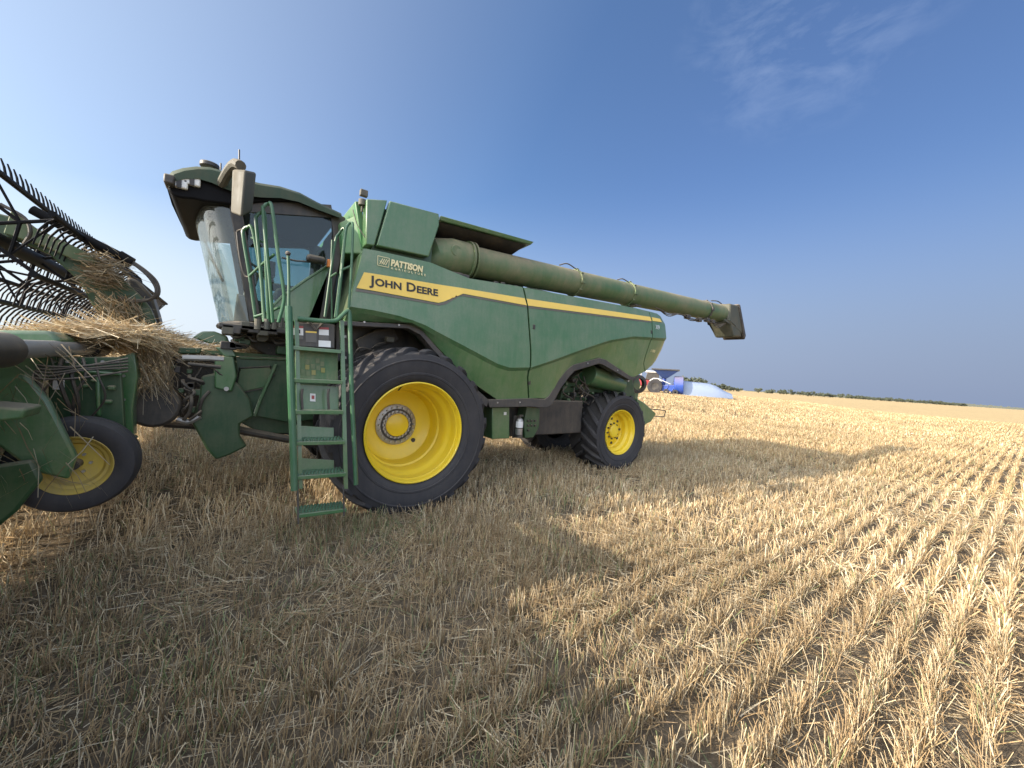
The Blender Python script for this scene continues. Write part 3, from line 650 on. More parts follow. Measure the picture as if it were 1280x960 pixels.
# ---- unloading auger
AU = empty('unloading_auger', (2.5-C0.location.x, 4.85-C0.location.y, 3.28)); AU.parent = C0
def ac(x): return (x, 4.85, 3.275+0.0455*(x-2.5))
mb = MB(); mb.tube([ac(2.62), ac(5.0), ac(8.0), ac(9.95)], 0.212, 32); mb.build('auger_tube', M['olive'], AU)
mb = MB(); el = [(2.16, 5.15, 3.05), (2.16, 4.98, 3.16), (2.24, 4.88, 3.25), (2.38, 4.85, 3.27), (2.50, 4.85, 3.275), (2.63, 4.85, 3.281)]
mb.tube(el, [0.22, 0.245, 0.25, 0.245, 0.24, 0.235], 28); mb.ball((2.22, 4.93, 3.19), 0.235, 20); mb.build('auger_elbow', M['olive'], AU)
mb = MB(); mb.cyl((2.33, 4.615, 3.30), (0, 1, 0), 0.075, 0.06, 20); mb.build('inspection_cap', M['olive'], AU, bevel=0.01)
mb = MB(); mb.tube([ac(2.60), ac(2.63)], 0.262, 32); mb.tube([ac(2.66), ac(2.685)], 0.262, 32); mb.build('flange', M['olive'], AU)
for x in (4.70, 6.14, 9.05):
    mb = MB(); mb.tube([ac(x), ac(x+0.035)], 0.232, 28); mb.box(x-0.02, x+0.055, 4.60, 4.635, ac(x)[2]-0.04, ac(x)[2]+0.04)
    for k in range(10):
        a = 2*math.pi*k/10; p = ac(x); mb.cyl((p[0]-0.012, p[1]+0.238*math.cos(a), p[2]+0.238*math.sin(a)), (1, 0, 0), 0.012, 0.06, 6)
    mb.build('clamp_band', M['trim'] if x > 8 else M['olive'], AU)
mb = MB()
mb.loft([(9.86, 4.60, 3.84), (9.86, 5.10, 3.84), (9.86, 5.10, 3.38), (9.86, 4.60, 3.38)][::-1], [(10.28, 4.60, 3.86), (10.28, 5.10, 3.86), (10.72, 5.10, 3.15), (10.72, 4.60, 3.15)][::-1])
mb.loft([(9.86, 4.60, 3.38), (9.86, 5.10, 3.38), (10.25, 5.10, 3.40), (10.25, 4.60, 3.40)], [(10.18, 4.62, 3.04), (10.18, 5.08, 3.04), (10.72, 5.08, 3.10), (10.72, 4.62, 3.10)])
mb.build('spout', M['spout'], AU, bevel=0.05, seg=3)
mb = MB(); mb.prism([(10.24, 3.885), (10.34, 3.885), (10.80, 3.15), (10.74, 3.03), (10.66, 3.10)], 4.575, 5.125); mb.build('spout_edge_guard', M['black'], AU, bevel=0.03)
mb = MB(); mb.tube([ac(9.90), ac(9.955)], 0.245, 32); mb.build('spout_collar', M['black'], AU)
random.seed(4)
def hose(parent, pts, r=0.012, mat='black', name='hose'):
    mb = MB(); mb.tube(curve_pts(pts, 6), r, 7); return mb.build(name, M[mat], parent)
for k in range(3):
    z0 = ac(8)[2]-0.23
    hose(AU, [(6.9+0.1*k, 4.68+0.03*k, z0-0.02), (7.35, 4.66, z0-0.07-0.03*k), (7.8, 4.68, z0-0.02), (8.3, 4.66+0.02*k, z0-0.05-0.02*k), (8.8, 4.68, z0+0.00), (9.1, 4.66, z0+0.02), (9.4, 4.66, z0-0.03-0.04*k), (9.85, 4.68, z0+0.05)], 0.010)
hose(AU, [(8.95, 4.62, ac(9)[2]+0.18), (9.2, 4.60, ac(9)[2]+0.21), (9.45, 4.62, ac(9)[2]+0.19)], 0.012)
hose(AU, [(4.3, 4.78, ac(4.5)[2]+0.21), (4.45, 4.75, ac(4.5)[2]+0.26), (4.66, 4.74, ac(4.7)[2]+0.20)], 0.010)
hose(AU, [(5.8, 4.80, ac(5.9)[2]+0.205), (5.95, 4.80, ac(6)[2]+0.25), (6.13, 4.80, ac(6.1)[2]+0.22)], 0.010)
for x, dz in ((8.05, 0), (8.55, -0.02), (8.9, 0.01), (9.15, -0.01)): MB().box(x, x+0.12, 4.64, 4.74, ac(x)[2]-0.31+dz, ac(x)[2]-0.22+dz).build('work_lamp', M['black'], AU, bevel=0.01)
# cradle on the body that carries the folded auger
mb = MB(); mb.tube([(6.25, 4.85, 3.08), (6.32, 4.85, 3.27)], 0.018, 8).tube([(6.12, 4.85, 3.08), (6.28, 4.85, 3.24)], 0.014, 8).box(6.22, 6.40, 4.66, 5.04, 3.215, 3.235); mb.build('auger_cradle', M['black'], C0)
for k in range(5): MB().box(3.0+0.12*k, 3.07+0.12*k, 4.69, 4.75, 3.0, 3.045+0.01*(k % 2)).build('latch_bracket', M['black'], C0, bevel=0.006)
MB().box(2.3, 2.55, 4.62, 4.74, 2.96, 3.02).build('latch_bracket', M['black'], C0, bevel=0.006)

# ---- cab
CB = empty('cab', (0.3-C0.location.x, 0, 2.1)); CB.parent = C0
YN, YF = 5.15, 6.85
def P2(px, py, Y): p = at(px, py, Y); return (p[0], p[2])
roof_top = [P2(*p, 5.08) for p in [(208, 229), (209, 219), (215, 213), (228, 209), (245, 207), (262, 208), (280, 213), (300, 222), (325, 228), (350, 232), (375, 240), (397, 252), (427, 266)]]
roof_bot = [P2(*p, 5.08) for p in [(427, 270), (397, 259), (373, 249), (350, 244), (325, 243), (300, 240), (280, 232), (262, 224), (245, 219), (228, 219), (215, 222)]]
def roof_sec(Y, dz, dx, sh=1.0):
    pts = roof_top+roof_bot; cx = 0.25; return [(cx+(x-cx)*sh+dx, Y, z+dz) for x, z in pts]
mb = MB(); secs = [roof_sec(5.06, -0.035, 0.01, 0.985), roof_sec(5.10, 0, 0), roof_sec(5.4, 0.05, -0.03), roof_sec(6.0, 0.07, -0.05), roof_sec(6.6, 0.05, -0.03), roof_sec(6.90, 0, 0), roof_sec(6.94, -0.035, 0.01, 0.985)]
n = len(secs[0]); mb.v = [p for s_ in secs for p in s_]
for i in range(len(secs)-1):
    for k in range(n): mb.f.append((i*n+k, i*n+(k+1) % n, (i+1)*n+(k+1) % n, (i+1)*n+k))
mb.f += [tuple(range(n-1, -1, -1)), tuple((len(secs)-1)*n+k for k in range(n))]
ROOF = mb.build('cab_roof', M['roof_green'], CB, ang=40)
vis = [P2(*p, 5.12) for p in [(209, 231), (211, 239), (217, 245), (228, 248), (243, 249), (255, 252), (290, 256), (330, 252), (372, 252), (425, 272), (425, 268), (372, 247), (300, 239), (262, 223), (228, 217), (214, 221)]]
mb = MB(); mb.prism(vis, 5.11, 6.89); mb.build('roof_lining', M['black_gloss'], CB, bevel=0.02)
for px, py, w in ((224, 229, 9), (240, 226, 9)):
    a = at(px, py, 5.09); L = MB(); s_ = w*0.0075
    L.box(a[0]-s_, a[0]+s_, 5.07, 5.12, a[2]-0.045, a[2]+0.05); h = L.build('roof_lamp', M['lamp'], CB, bevel=0.012)
    MB().box(a[0]-s_*0.25, a[0]+s_*0.3, 5.062, 5.075, a[2]-0.05, a[2]+0.03).build('lamp_divider', M['black'], h)
a = at(212, 229, 5.15); MB().box(a[0]-0.03, a[0]+0.05, 5.0, 5.2, a[2]-0.05, a[2]+0.04).build('marker_lamp', M['black'], CB, bevel=0.015)
# windscreen wrapping round the corner
def wx(z): return ipl(z, [2.05, 3.30], [-0.045, -0.335])
def sx(z): return ipl(z, [2.1, 3.3], [0.14, -0.085])
mb = MB(); NZ, NA = 10, 24; zz = [2.09+1.18*i/NZ for i in range(NZ+1)]
def wpath(z):
    a, b = wx(z), sx(z); pts = [(b, YN+0.005)]
    for k in range(1, 7):
        t = k/6*math.pi/2; pts.append((b-(b-a)*math.sin(t), YN+0.005+0.26*(1-math.cos(t))))
    for k in range(1, 8):
        u = k/8; Y = YN+0.265+(YF-YN-0.53)*u; pts.append((a-0.085*math.sin(u*math.pi), Y))
    for k in range(6, -1, -1):
        t = k/6*math.pi/2; pts.append((b-(b-a)*math.sin(t), YF-0.005-0.26*(1-math.cos(t))))
    return pts
rows = [wpath(z) for z in zz]; m = len(rows[0])
for z, r in zip(zz, rows): mb.v += [(x, y, z) for x, y in r]
for i in range(NZ):
    for k in range(m-1): mb.f.append((i*m+k, i*m+k+1, (i+1)*m+k+1, (i+1)*m+k))
mb.build('windscreen', M['glass_front'], CB, ang=60)
mb = MB(); mb.tube([(x-0.004, y, 2.07) for x, y in wpath(2.09)], 0.028, 8); mb.build('windscreen_sill', M['black'], CB)
mb = MB(); mb.tube([at(245, 268, 6.7), at(252, 292, 6.6), at(268, 330, 6.5), at(279, 352, 6.5)], 0.016, 6); mb.build('wiper_arm', M['black'], CB)
for Y, s_ in ((YN, 1), (YF, -1)):
    def pq(pts): return [P2(*p, YN) for p in pts]
    A = MB(); A.prism(pq([(286, 254), (301, 254), (327, 402), (312, 402)]), Y, Y+s_*0.06); A.build('front_pillar', M['black'], CB, bevel=0.008)
    A = MB(); A.prism(pq([(412, 262), (432, 272), (432, 300), (408, 402), (383, 402), (413, 330), (417, 290)]), Y, Y+s_*0.10); A.build('rear_pillar', M['black'], CB, bevel=0.01)
    A = MB(); A.prism(pq([(300, 248), (414, 256), (417, 272), (300, 264)]), Y, Y+s_*0.05); A.build('roof_rail', M['black'], CB)
    d = MB(); d.prism(pq([(300, 262), (417, 270), (413, 331), (383, 350), (352, 372), (326, 398), (322, 396)]), Y+s_*0.018, Y+s_*0.024); d.build('door_glass', M['glass_side'], CB)
    d = MB(); d.prism(pq([(352, 372), (383, 350), (413, 331), (400, 402), (327, 402), (327, 397)]), Y+s_*0.0, Y+s_*0.05); dd = d.build('door_lower_panel', M['green'], CB, bevel=0.01)
    d = MB(); d.tube([(x, Y-s_*0.004, z) for x, z in pq([(327, 397), (352, 371), (383, 349), (413, 330)])], 0.014, 6); d.build('door_seal', M['green'], dd)
MB().box(0.05, 1.0, 5.22, 6.78, 2.03, 2.10).build('cab_floor', M['black'], CB)
mb = MB(); mb.prism([(0.86, 2.1), (0.98, 2.1), (1.05, 3.40), (0.97, 3.40)], 5.24, 6.0); mb.build('rear_wall', M['black'], CB)
mb = MB(); mb.prism([(0.86, 2.1), (0.98, 2.1), (1.0, 2.8), (0.93, 2.8)], 6.0, 6.76); mb.build('rear_wall', M['black'], CB)
ST = MB(); ST.box(0.42, 0.90, 5.75, 6.25, 2.50, 2.62); ST = ST.build('driver_seat', M['seat'], CB, bevel=0.04, seg=3)
mb = MB(); mb.prism([(0.78, 2.60), (0.90, 2.60), (1.0, 3.22), (0.90, 3.22)], 5.77, 6.23); mb.build('backrest', M['seat'], ST, bevel=0.04, seg=3)
MB().box(0.50, 0.80, 5.85, 6.15, 2.1, 2.50).build('seat_base', M['black'], ST, bevel=0.03)
MB().box(0.35, 0.85, 6.28, 6.42, 2.66, 2.76).build('armrest_console', M['dash'], CB, bevel=0.03)
MB().box(0.30, 0.44, 6.30, 6.56, 2.84, 3.05).build('monitor', M['black'], CB, bevel=0.01)
mb = MB(); mb.tube([(0.05, 6.0, 2.12), (0.20, 6.0, 2.78)], 0.05, 10); SC = mb.build('steering_column', M['dash'], CB)
mb = MB(); cc = np.array([0.235, 6.0, 2.82]); u = unit((0.85, 0, -0.5)); mb.tube([cc+0.19*(u*math.cos(t)+np.array([0, 1, 0])*math.sin(t)) for t in np.linspace(0, 2*math.pi, 24, endpoint=False)], 0.016, 8, closed=True); mb.build('steering_wheel', M['black'], SC)
mb = MB(); mb.prism([(0.0, 2.1), (0.30, 2.1), (0.26, 2.36), (0.02, 2.42)], 5.3, 6.7); mb.build('front_console', M['dash'], CB, bevel=0.02)
# side mirror on its arm
mb = MB(); mb.tube(curve_pts([at(277, 230, 5.08), at(286, 214, 4.85), at(294, 205, 4.62), at(301, 207, 4.48)], 6), 0.045, 10); MR = mb.build('mirror_arm', M['tan'], CB)
A4 = [at(290, 212, 4.42), at(307, 212, 4.30), at(302, 272, 4.30), at(288, 266, 4.42)]; B4 = [at(300, 211, 4.66), at(321, 216, 4.52), at(316, 264, 4.52), at(302, 262, 4.66)]
mb = MB(); mb.hull8(A4, B4); mb.build('mirror_housing', M['tan'], MR, bevel=0.02, seg=3)
for p, q in (((299, 206), (299, 187)), ((276, 212), (276, 204))):
    mb = MB(); mb.tube([at(*p, 5.3), at(*q, 5.3)], 0.008, 6); mb.build('antenna', M['black'], CB)
a = at(262, 209, 5.6); MB().cyl((a[0], 5.6, a[2]-0.01), (0, 0, 1), 0.09, 0.05, 18).build('satellite_receiver', M['black'], CB, bevel=0.01)
mb = MB(); a = at(395, 325, 5.02); mb.box(a[0]-0.10, a[0]+0.10, 4.96, 5.08, a[2]-0.035, a[2]+0.045); mb.build('rear_view_camera_box', M['black'], CB, bevel=0.03)
mb = MB(); mb.tube([at(352, 322, 5.05), at(370, 326, 5.05), at(395, 328, 5.05)], 0.010, 6); mb.build('door_grab_bar', M['black'], CB)
a = at(412, 330, 5.03); MB().box(a[0]-0.03, a[0]+0.03, 5.0, 5.06, a[2]-0.04, a[2]+0.05).build('amber_lamp', M['orange'], CB, bevel=0.008)
# machinery between cab and body
mb = MB(); mb.hull8([(1.00, 4.62, 2.15), (1.15, 4.62, 2.15), (1.15, 5.2, 2.15), (1.06, 5.2, 2.15)], [(1.155, 4.62, 3.02), (1.25, 4.62, 3.02), (1.25, 5.2, 3.05), (1.20, 5.2, 3.05)]); mb.build('front_corner_panel', M['light_green'], C0, bevel=0.02)
mb = MB(); mb.hull8([(1.03, 5.0, 3.03), (1.28, 4.75, 3.03), (1.3, 6.8, 3.03), (1.05, 6.8, 3.03)], [(0.98, 5.05, 3.40), (1.17, 4.8, 3.50), (1.2, 6.8, 3.5), (1.0, 6.8, 3.4)]); mb.build('tank_front_shroud', M['light_green'], C0, bevel=0.015)
mb = MB(); mb.tube([at(441, 262, 4.75), at(446, 280, 4.72), at(458, 300, 4.66)], 0.006, 6); mb.build('cable', M['black'], C0)
BC = MB(); a = at(453, 254, 4.72); BC.cyl((a[0], a[1], a[2]-0.03), (0, 0, 1), 0.045, 0.07, 14).box(a[0]-0.012, a[0]+0.012, a[1]-0.012, a[1]+0.012, a[2]-0.1, a[2]-0.03); BC.build('work_light', M['tan'], C0, bevel=0.006)
a = at(455, 241, 4.72); MB().box(a[0]-0.045, a[0]+0.04, a[1]-0.03, a[1]+0.03, a[2]-0.045, a[2]+0.03).build('camera_bracket', M['tan'], C0, bevel=0.01)

# ---- platform, handrails and ladder
mb = MB(); mb.prism([at(273, 408, 4.7)[:2], at(355, 408, 4.7)[:2], (0.80, 4.62), (0.80, 5.14), (-0.02, 5.14), (-0.12, 4.95)], 1.985, 2.035, 'Z'); mb.build('platform', M['trim'], C0, bevel=0.01)
mb = MB(); mb.box(0.0, 1.0, 5.14, 6.9, 1.90, 2.03); mb.build('cab_subframe', M['black'], C0, bevel=0.01)
def rail(pts, r=0.0155, name='handrail', mat='green_rail', smooth_=True):
    mb = MB(); mb.tube(curve_pts(pts, 5) if smooth_ else pts, r, 9); return mb.build(name, M[mat], C0)
M['green_rail'] = paint('pale_worn_green_rail', (0.022, 0.105, 0.042), 0.32, 0.26, up=0.2, dcol=(0.22, 0.25, 0.19))
Y = 4.62; rail([at(320, 402, Y), at(312, 345, Y), at(304, 296, Y), at(305, 287, Y), at(310, 284, Y-0.03), at(316, 288, Y-0.08), at(326, 345, Y-0.08), at(330, 402, Y-0.08)])
Y = 4.50; rail([at(331, 402, Y), at(326, 340, Y), at(320, 278, Y), at(321, 270, Y), at(326, 266, Y), at(331, 271, Y-0.06), at(333, 340, Y-0.06), at(336, 402, Y-0.06)])
Y = 4.36; rail([at(341, 403, Y), at(336, 340, Y), at(329, 266, Y), at(330, 258, Y), at(335, 255, Y), at(340, 260, Y-0.05), at(348, 320, Y-0.05), at(355, 366, Y-0.05), at(353, 385, Y-0.05), at(348, 403, Y-0.05)])
rail([at(312, 345, 4.6), at(326, 332, 4.5), at(343, 318, 4.33)], 0.013); rail([at(318, 396, 4.6), at(334, 391, 4.5), at(352, 383, 4.33)], 0.013); rail([at(314, 297, 4.6), at(330, 303, 4.5)], 0.011)
rail([at(296, 290, 4.75), at(299, 288, 4.75), at(306, 286, 4.72)], 0.009, mat='black'); rail([at(296, 290, 4.75), at(300, 322, 4.75), at(306, 344, 4.75), at(314, 346, 4.7)], 0.009, mat='black')
rail([at(361, 386, 4.25), at(361, 345, 4.25), at(360, 318, 4.25)], 0.013); a = at(360, 317, 4.25); MB().ball(a, 0.024, 10).build('rail_knob', M['black'], C0)
Y = 4.62; rail([at(406, 396, Y), at(412, 350, Y), at(419, 302, Y), at(423, 293, Y), at(431, 287, Y-0.05), at(427, 330, Y-0.05), at(419, 397, Y-0.05)], 0.013)
Y = 4.42; rail([at(421, 397, Y), at(427, 340, Y), at(432, 292, Y), at(435, 281, Y), at(439, 279, Y), at(441, 285, Y-0.03), at(439, 340, Y-0.03), at(436, 385, Y-0.03)], 0.014)
rail([at(412, 347, 4.62), at(421, 341, 4.57)], 0.011); rail([at(426, 338, 4.42), at(440, 332, 4.40)], 0.012)
rail([at(415, 400, 4.62), at(414, 340, 4.62), at(415, 300, 4.62)], 0.009)
for i, (px, py) in enumerate(((334, 404), (343, 404), (351, 402), (322, 404))):
    a = at(px, py, 4.45); mb = MB(); mb.cyl((a[0], a[1], a[2]-0.06), (0, 0, 1), 0.026, 0.10, 10); mb.build('rail_socket', M['tan'], C0)
# clutter under the platform
random.seed(12)
for i in range(7):
    a = at(285+i*11, 408+random.uniform(-2, 8), 4.75); s_ = random.uniform(0.03, 0.06); MB().box(a[0]-s_, a[0]+s_, 4.7, 4.85, a[2]-s_*1.2, a[2]+s_*0.8).build('valve_block', M['black' if i % 2 else 'tan'], C0, bevel=0.01)
LD = empty('ladder', (0.7-C0.location.x, 3.95-C0.location.y, 1.2)); LD.parent = C0
def lad(px, py):   # the ladder leans out a little towards its foot
    Y = 4.08-(py-390)/260*0.20; return at(px, py, Y)
mb = MB(); mb.tube([lad(361, 383), lad(363, 470), lad(366, 545), lad(368, 613)], 0.030, 10); mb.build('side_rail', M['green_rail'], LD)
mb = MB(); mb.tube(curve_pts([lad(372, 398), lad(400, 401), lad(419, 401), lad(427, 395), lad(434, 389), lad(437, 394), lad(438, 430), lad(440, 500), lad(443, 560), lad(445, 606)], 4), 0.021, 10); mb.build('side_rail', M['green_rail'], LD)
def lplate(name, x0, y0, x1, y1, mat, back=0.0, th=0.012, bev=0.004, parent=LD):
    a, b, c, d = [np.array(lad(*p)) for p in ((x0, y0), (x1, y0+(x1-x0)*0.06), (x1, y1+(x1-x0)*0.06), (x0, y1))]
    o_ = np.array([0, back, 0]); t = np.array([0, th, 0]); m_ = MB(); m_.hull8([a+o_, b+o_, c+o_, d+o_], [a+o_+t, b+o_+t, c+o_+t, d+o_+t]); return m_.build(name, M[mat], parent, bevel=bev)
for x0, x1 in ((369, 374), (426, 431)):
    mb = MB(); a = [lad(x0, 400), lad(x1, 400), lad(x1+5, 612), lad(x0+5, 612)]; mb.hull8([np.array(p)+(0, 0.03, 0) for p in a], [np.array(p)+(0, 0.06, 0) for p in a]); mb.build('stringer', M['green'], LD)
    mb = MB(); mb.tube([lad(x0+3, 606), lad(x0+4, 655-(x0 > 400)*10)], 0.008, 6); mb.build('step_strap', M['trim'], LD)
for i, (y, x0) in enumerate(((437, 366), (478, 367), (518, 368), (557, 370), (600, 371), (648, 372))):
    p = np.array(lad(x0, y)); q = np.array(lad(x0+61, y+4 if i < 5 else y-5)); dp = 0.22 if i > 2 else 0.13; th = 0.035
    q[2] = p[2] if i < 3 else p[2]-0.01
    mb = MB(); mb.hull8([p, q, q+(0, dp, 0), p+(0, dp, 0)], [p+(0, 0, th), q+(0, 0, th), q+(0, dp, th), p+(0, dp, th)]); st_ = mb.build('step', M['green'], LD, bevel=0.004)
    if i > 2:
        mb = MB()
        for k in range(14):
            for j in range(4):
                c = p+(q-p)*((k+0.5+0.5*(j % 2)*0.8)/14.6)+(0, 0.02+dp*(j+0.3)/4.3, th+0.003); mb.lathe([(0.013, 0), (0.009, 0.012), (0.006, 0.012), (0.005, 0)], c, (0, 0, 1), 6)
        tag(mb.build('grip_studs', M['green_rail'], st_, smooth=False), kind='stuff')
top = lplate('rear_plate', 371, 402, 421, 432, 'trim', 0.10)
r1 = lplate('rear_plate', 371, 434, 426, 478, 'green_dull', 0.12); r2 = lplate('rear_plate', 372, 481, 427, 518, 'green', 0.12)
lplate('rear_plate', 373, 535, 422, 551, 'green', 0.16); lplate('rear_plate', 375, 577, 422, 594, 'green', 0.16)
def sticker(x0, y0, x1, y1, mat, par, back, name='safety_sticker'): return lplate(name, x0, y0, x1, y1, mat, back, 0.002, 0, par)
sticker(368.5, 409, 381, 418, 'white', top, 0.094); sticker(368.5, 406, 381, 409, 'red', top, 0.093); sticker(368.5, 418.5, 381, 423, 'dash', top, 0.094)
k = sticker(372, 411, 377, 416, 'ink', top, 0.090, 'sticker_figure')
sticker(384, 413, 398, 415, 'decal_yellow', top, 0.093); sticker(384, 415, 398, 427, 'dash', top, 0.094)
sticker(401, 408, 413.5, 411, 'red', top, 0.093); sticker(401, 411, 413.5, 418, 'white', top, 0.094); sticker(401, 418, 413.5, 425, 'dash', top, 0.094); sticker(400.5, 425, 416, 433, 'white', top, 0.093)
for k, (x0, y0) in enumerate(((384, 449), (390, 447), (397, 448), (403, 452), (384, 456), (391, 455), (398, 457), (404, 460), (378, 462), (385, 464), (392, 463), (399, 466))):
    if random.random() < 0.85: sticker(x0, y0, x0+5.2, y0+6, 'worn_yellow' if k % 3 == 1 else 'olive', r1, 0.112, 'worn_sticker')
sticker(390, 493, 397, 503, 'white', r2, 0.112); sticker(392, 495.5, 395.5, 500, 'red', r2, 0.109, 'sticker_figure')
for px in (378, 411): hose(LD, [lad(px, 486), lad(px-1, 495), lad(px, 512)], 0.012, name='spring_latch')
mb = MB(); mb.tube([np.array(lad(388, 401))+(0, .08, 0), np.array(lad(397, 412))+(0, .07, 0), np.array(lad(406, 402))+(0, .08, 0)], 0.012, 6); mb.build('chain_guard', M['black'], LD)
mb = MB()
for k in range(9):
    a = lad(434+(k % 3)*1.5, 420+k*9); a = np.array(a)+(0.0, 0.12, 0); MB().box(a[0]-0.015, a[0]+0.02, a[1], a[1]+0.03, a[2]-0.012, a[2]+0.012).build('bracket', M['steel' if k % 3 == 0 else 'trim'], LD)

# ---- chassis, axles, feeder house
mb = MB(); mb.prism([at(300, 418, 5.3)[::2], at(430, 405, 5.3)[::2], at(450, 402, 5.3)[::2], at(450, 452, 5.3)[::2], at(335, 446, 5.3)[::2], at(318, 436, 5.3)[::2]], 5.3, 6.7); mb.build('cab_support', M['black'], C0, bevel=0.02)
random.seed(31)
for i in range(14):
    a = at(random.uniform(285, 360), random.uniform(412, 438), 5.1); s_ = random.uniform(0.02, 0.055); MB().box(a[0]-s_*1.6, a[0]+s_*1.2, 5.05, 5.25, a[2]-s_, a[2]+s_*0.7).build('valve_block', M[random.choice(['black', 'trim', 'green_dark', 'black', 'tan'])], C0, bevel=0.01)
for i in range(9):
    x, y = random.uniform(280, 345), random.uniform(412, 430); mb = MB(); mb.tube(curve_pts([at(x, y, 5.0), at(x+8, y+random.uniform(-3, 8), 4.97), at(x+22, y+random.uniform(-4, 8), 5.0)], 5), 0.012, 7); mb.build('hydraulic_hose', M[random.choice(['black', 'trim'])], C0)
a = at(328, 421, 4.9); MB().cyl((a[0], 4.86, a[2]), (0, 1, 0), 0.055, 0.06, 16).build('horn', M['tan'], C0, bevel=0.008)
def ppx(name, pts, Y, th, mat, parent=C0, bev=0.01): mb = MB(); mb.prism([P2(*p, Y) for p in pts], Y, Y+th); return mb.build(name, M[mat], parent, bevel=bev)
FH = empty('feeder_house', (0.2-C0.location.x, 0, 1.4)); FH.parent = C0
mb = MB(); mb.box(1.45, 2.15, 5.05, 6.95, 0.72, 1.18); mb.build('front_axle', M['green_dark'], C0, bevel=0.03)
mb = MB(); mb.box(1.0, 6.7, 5.30, 5.42, 1.15, 1.38); mb.build('chassis_rail', M['green_dark'], C0, bevel=0.01)
mb = MB(); mb.box(1.0, 6.7, 6.58, 6.70, 1.15, 1.38); mb.build('chassis_rail', M['green_dark'], C0, bevel=0.01)
mb = MB(); mb.prism([(1.2, 1.3), (4.4, 1.0), (4.9, 1.25), (6.7, 1.6), (6.9, 2.2), (4.4, 2.3), (1.2, 2.4)], 5.34, 6.66); mb.build('separator_housing', M['green_dark'], C0)
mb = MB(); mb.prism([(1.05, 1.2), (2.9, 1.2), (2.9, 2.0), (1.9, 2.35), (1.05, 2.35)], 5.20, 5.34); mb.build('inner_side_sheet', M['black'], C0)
ppx('fuel_tank', [(615, 509), (637, 509), (637, 548), (615, 549)], 4.72, 0.35, 'green', bev=0.012)
mb = MB(); mb.box(2.6, 3.05, 4.95, 5.3, 0.80, 1.2); mb.build('frame_bracket', M['black'], C0, bevel=0.01)
tb = at(632, 517, 4.70); MB().box(tb[0]-0.022, tb[0]+0.022, 4.708, 4.716, tb[2]-0.022, tb[2]+0.022).build('safety_sticker', M['white'], C0)
ppx('wheel_chock_holder', [(659, 508), (675, 510), (674, 534), (667, 547), (656, 548), (655, 530)], 4.72, 0.22, 'green_dark', bev=0.012)
for k in range(7):
    a = at(661+(k % 3)*4.2, 526+(k//3)*6, 4.70); MB().cyl((a[0], 4.695, a[2]), (0, 1, 0), 0.018, 0.03, 8).build('grip_tread', M['black'], C0)
mb = MB(); mb.box(3.3, 5.3, 4.97, 5.3, 0.72, 1.32); mb.build('rear_frame_box', M['black'], C0, bevel=0.02)
mb = MB(); mb.box(5.95, 6.45, 5.35, 6.65, 0.55, 0.95); mb.build('rear_axle', M['green_dark'], C0, bevel=0.03)
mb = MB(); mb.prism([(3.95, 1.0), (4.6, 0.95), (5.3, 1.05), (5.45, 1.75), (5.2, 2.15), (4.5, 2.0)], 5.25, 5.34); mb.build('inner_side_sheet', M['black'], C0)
# rear housings inside the arch
mb = MB(); mb.tube([at(735, 468, 5.0), at(752, 474, 5.0), at(775, 480, 5.0)], [0.20, 0.19, 0.17], 20); mb.build('fan_duct', M['green'], C0, bevel=0.01)
a = at(779, 475, 4.93); MB().cyl((a[0], 4.80, a[2]), (0, 1, 0), 0.03, 0.04, 12).build('duct_bolt', M['steel'], C0)
mb = MB(); mb.prism([P2(*p, 5.15) for p in [(700, 500), (705, 480), (730, 462), (765, 455), (790, 470), (795, 500), (778, 500), (760, 492), (720, 488)]], 5.15, 5.3); mb.build('straw_chopper_housing', M['green_dark'], C0, bevel=0.015)
ppx('tailboard', [(781, 468), (797, 466), (801, 480), (797, 500), (790, 505), (779, 490)], 5.5, 0.9, 'green', bev=0.015)
ppx('spreader_guard', [(796, 498), (806, 504), (820, 517), (814, 527), (806, 531), (798, 520)], 5.25, 1.2, 'green', bev=0.01)
mb = MB(); mb.tube([at(812, 511, 5.3), at(831, 513, 5.3), at(832, 514, 5.3), at(830, 521, 5.3), at(816, 520, 5.3)], 0.012, 6); mb.build('tail_bracket', M['black'], C0)
mb = MB(); a = at(797, 480, 5.4); mb.lathe([(0.14, -0.05), (0.21, -0.04), (0.21, 0.04), (0.14, 0.05)], (a[0], 5.4, a[2]), (0.4, 1, 0), 28, closed=True); mb.build('spreader_disc', M['black'], C0)
a = at(718, 511, 4.95); mb = MB(); mb.box(a[0]-0.22, a[0]+0.10, 5.0, 5.06, a[2]-0.025, a[2]+0.035); mb.build('axle_label_plate', M['cream'], C0)
random.seed(5)
for i in range(16):
    a = at(random.uniform(700, 745), random.uniform(462, 500), 5.10); s_ = random.uniform(0.02, 0.06)
    MB().box(a[0]-s_, a[0]+s_, 5.02, 5.16, a[2]-s_*random.uniform(.5, 1.2), a[2]+s_).build('gearbox_part', M[random.choice(['black', 'green_dark', 'trim', 'green'])], C0, bevel=0.01)
for i in range(8):
    x, y = random.uniform(700, 730), random.uniform(465, 490); hose(C0, [at(x, y, 5.02), at(x+random.uniform(-6, 10), y+8, 4.98), at(x+random.uniform(-5, 15), y+18, 5.02), at(x+random.uniform(0, 25), y+25, 5.05)], 0.013)
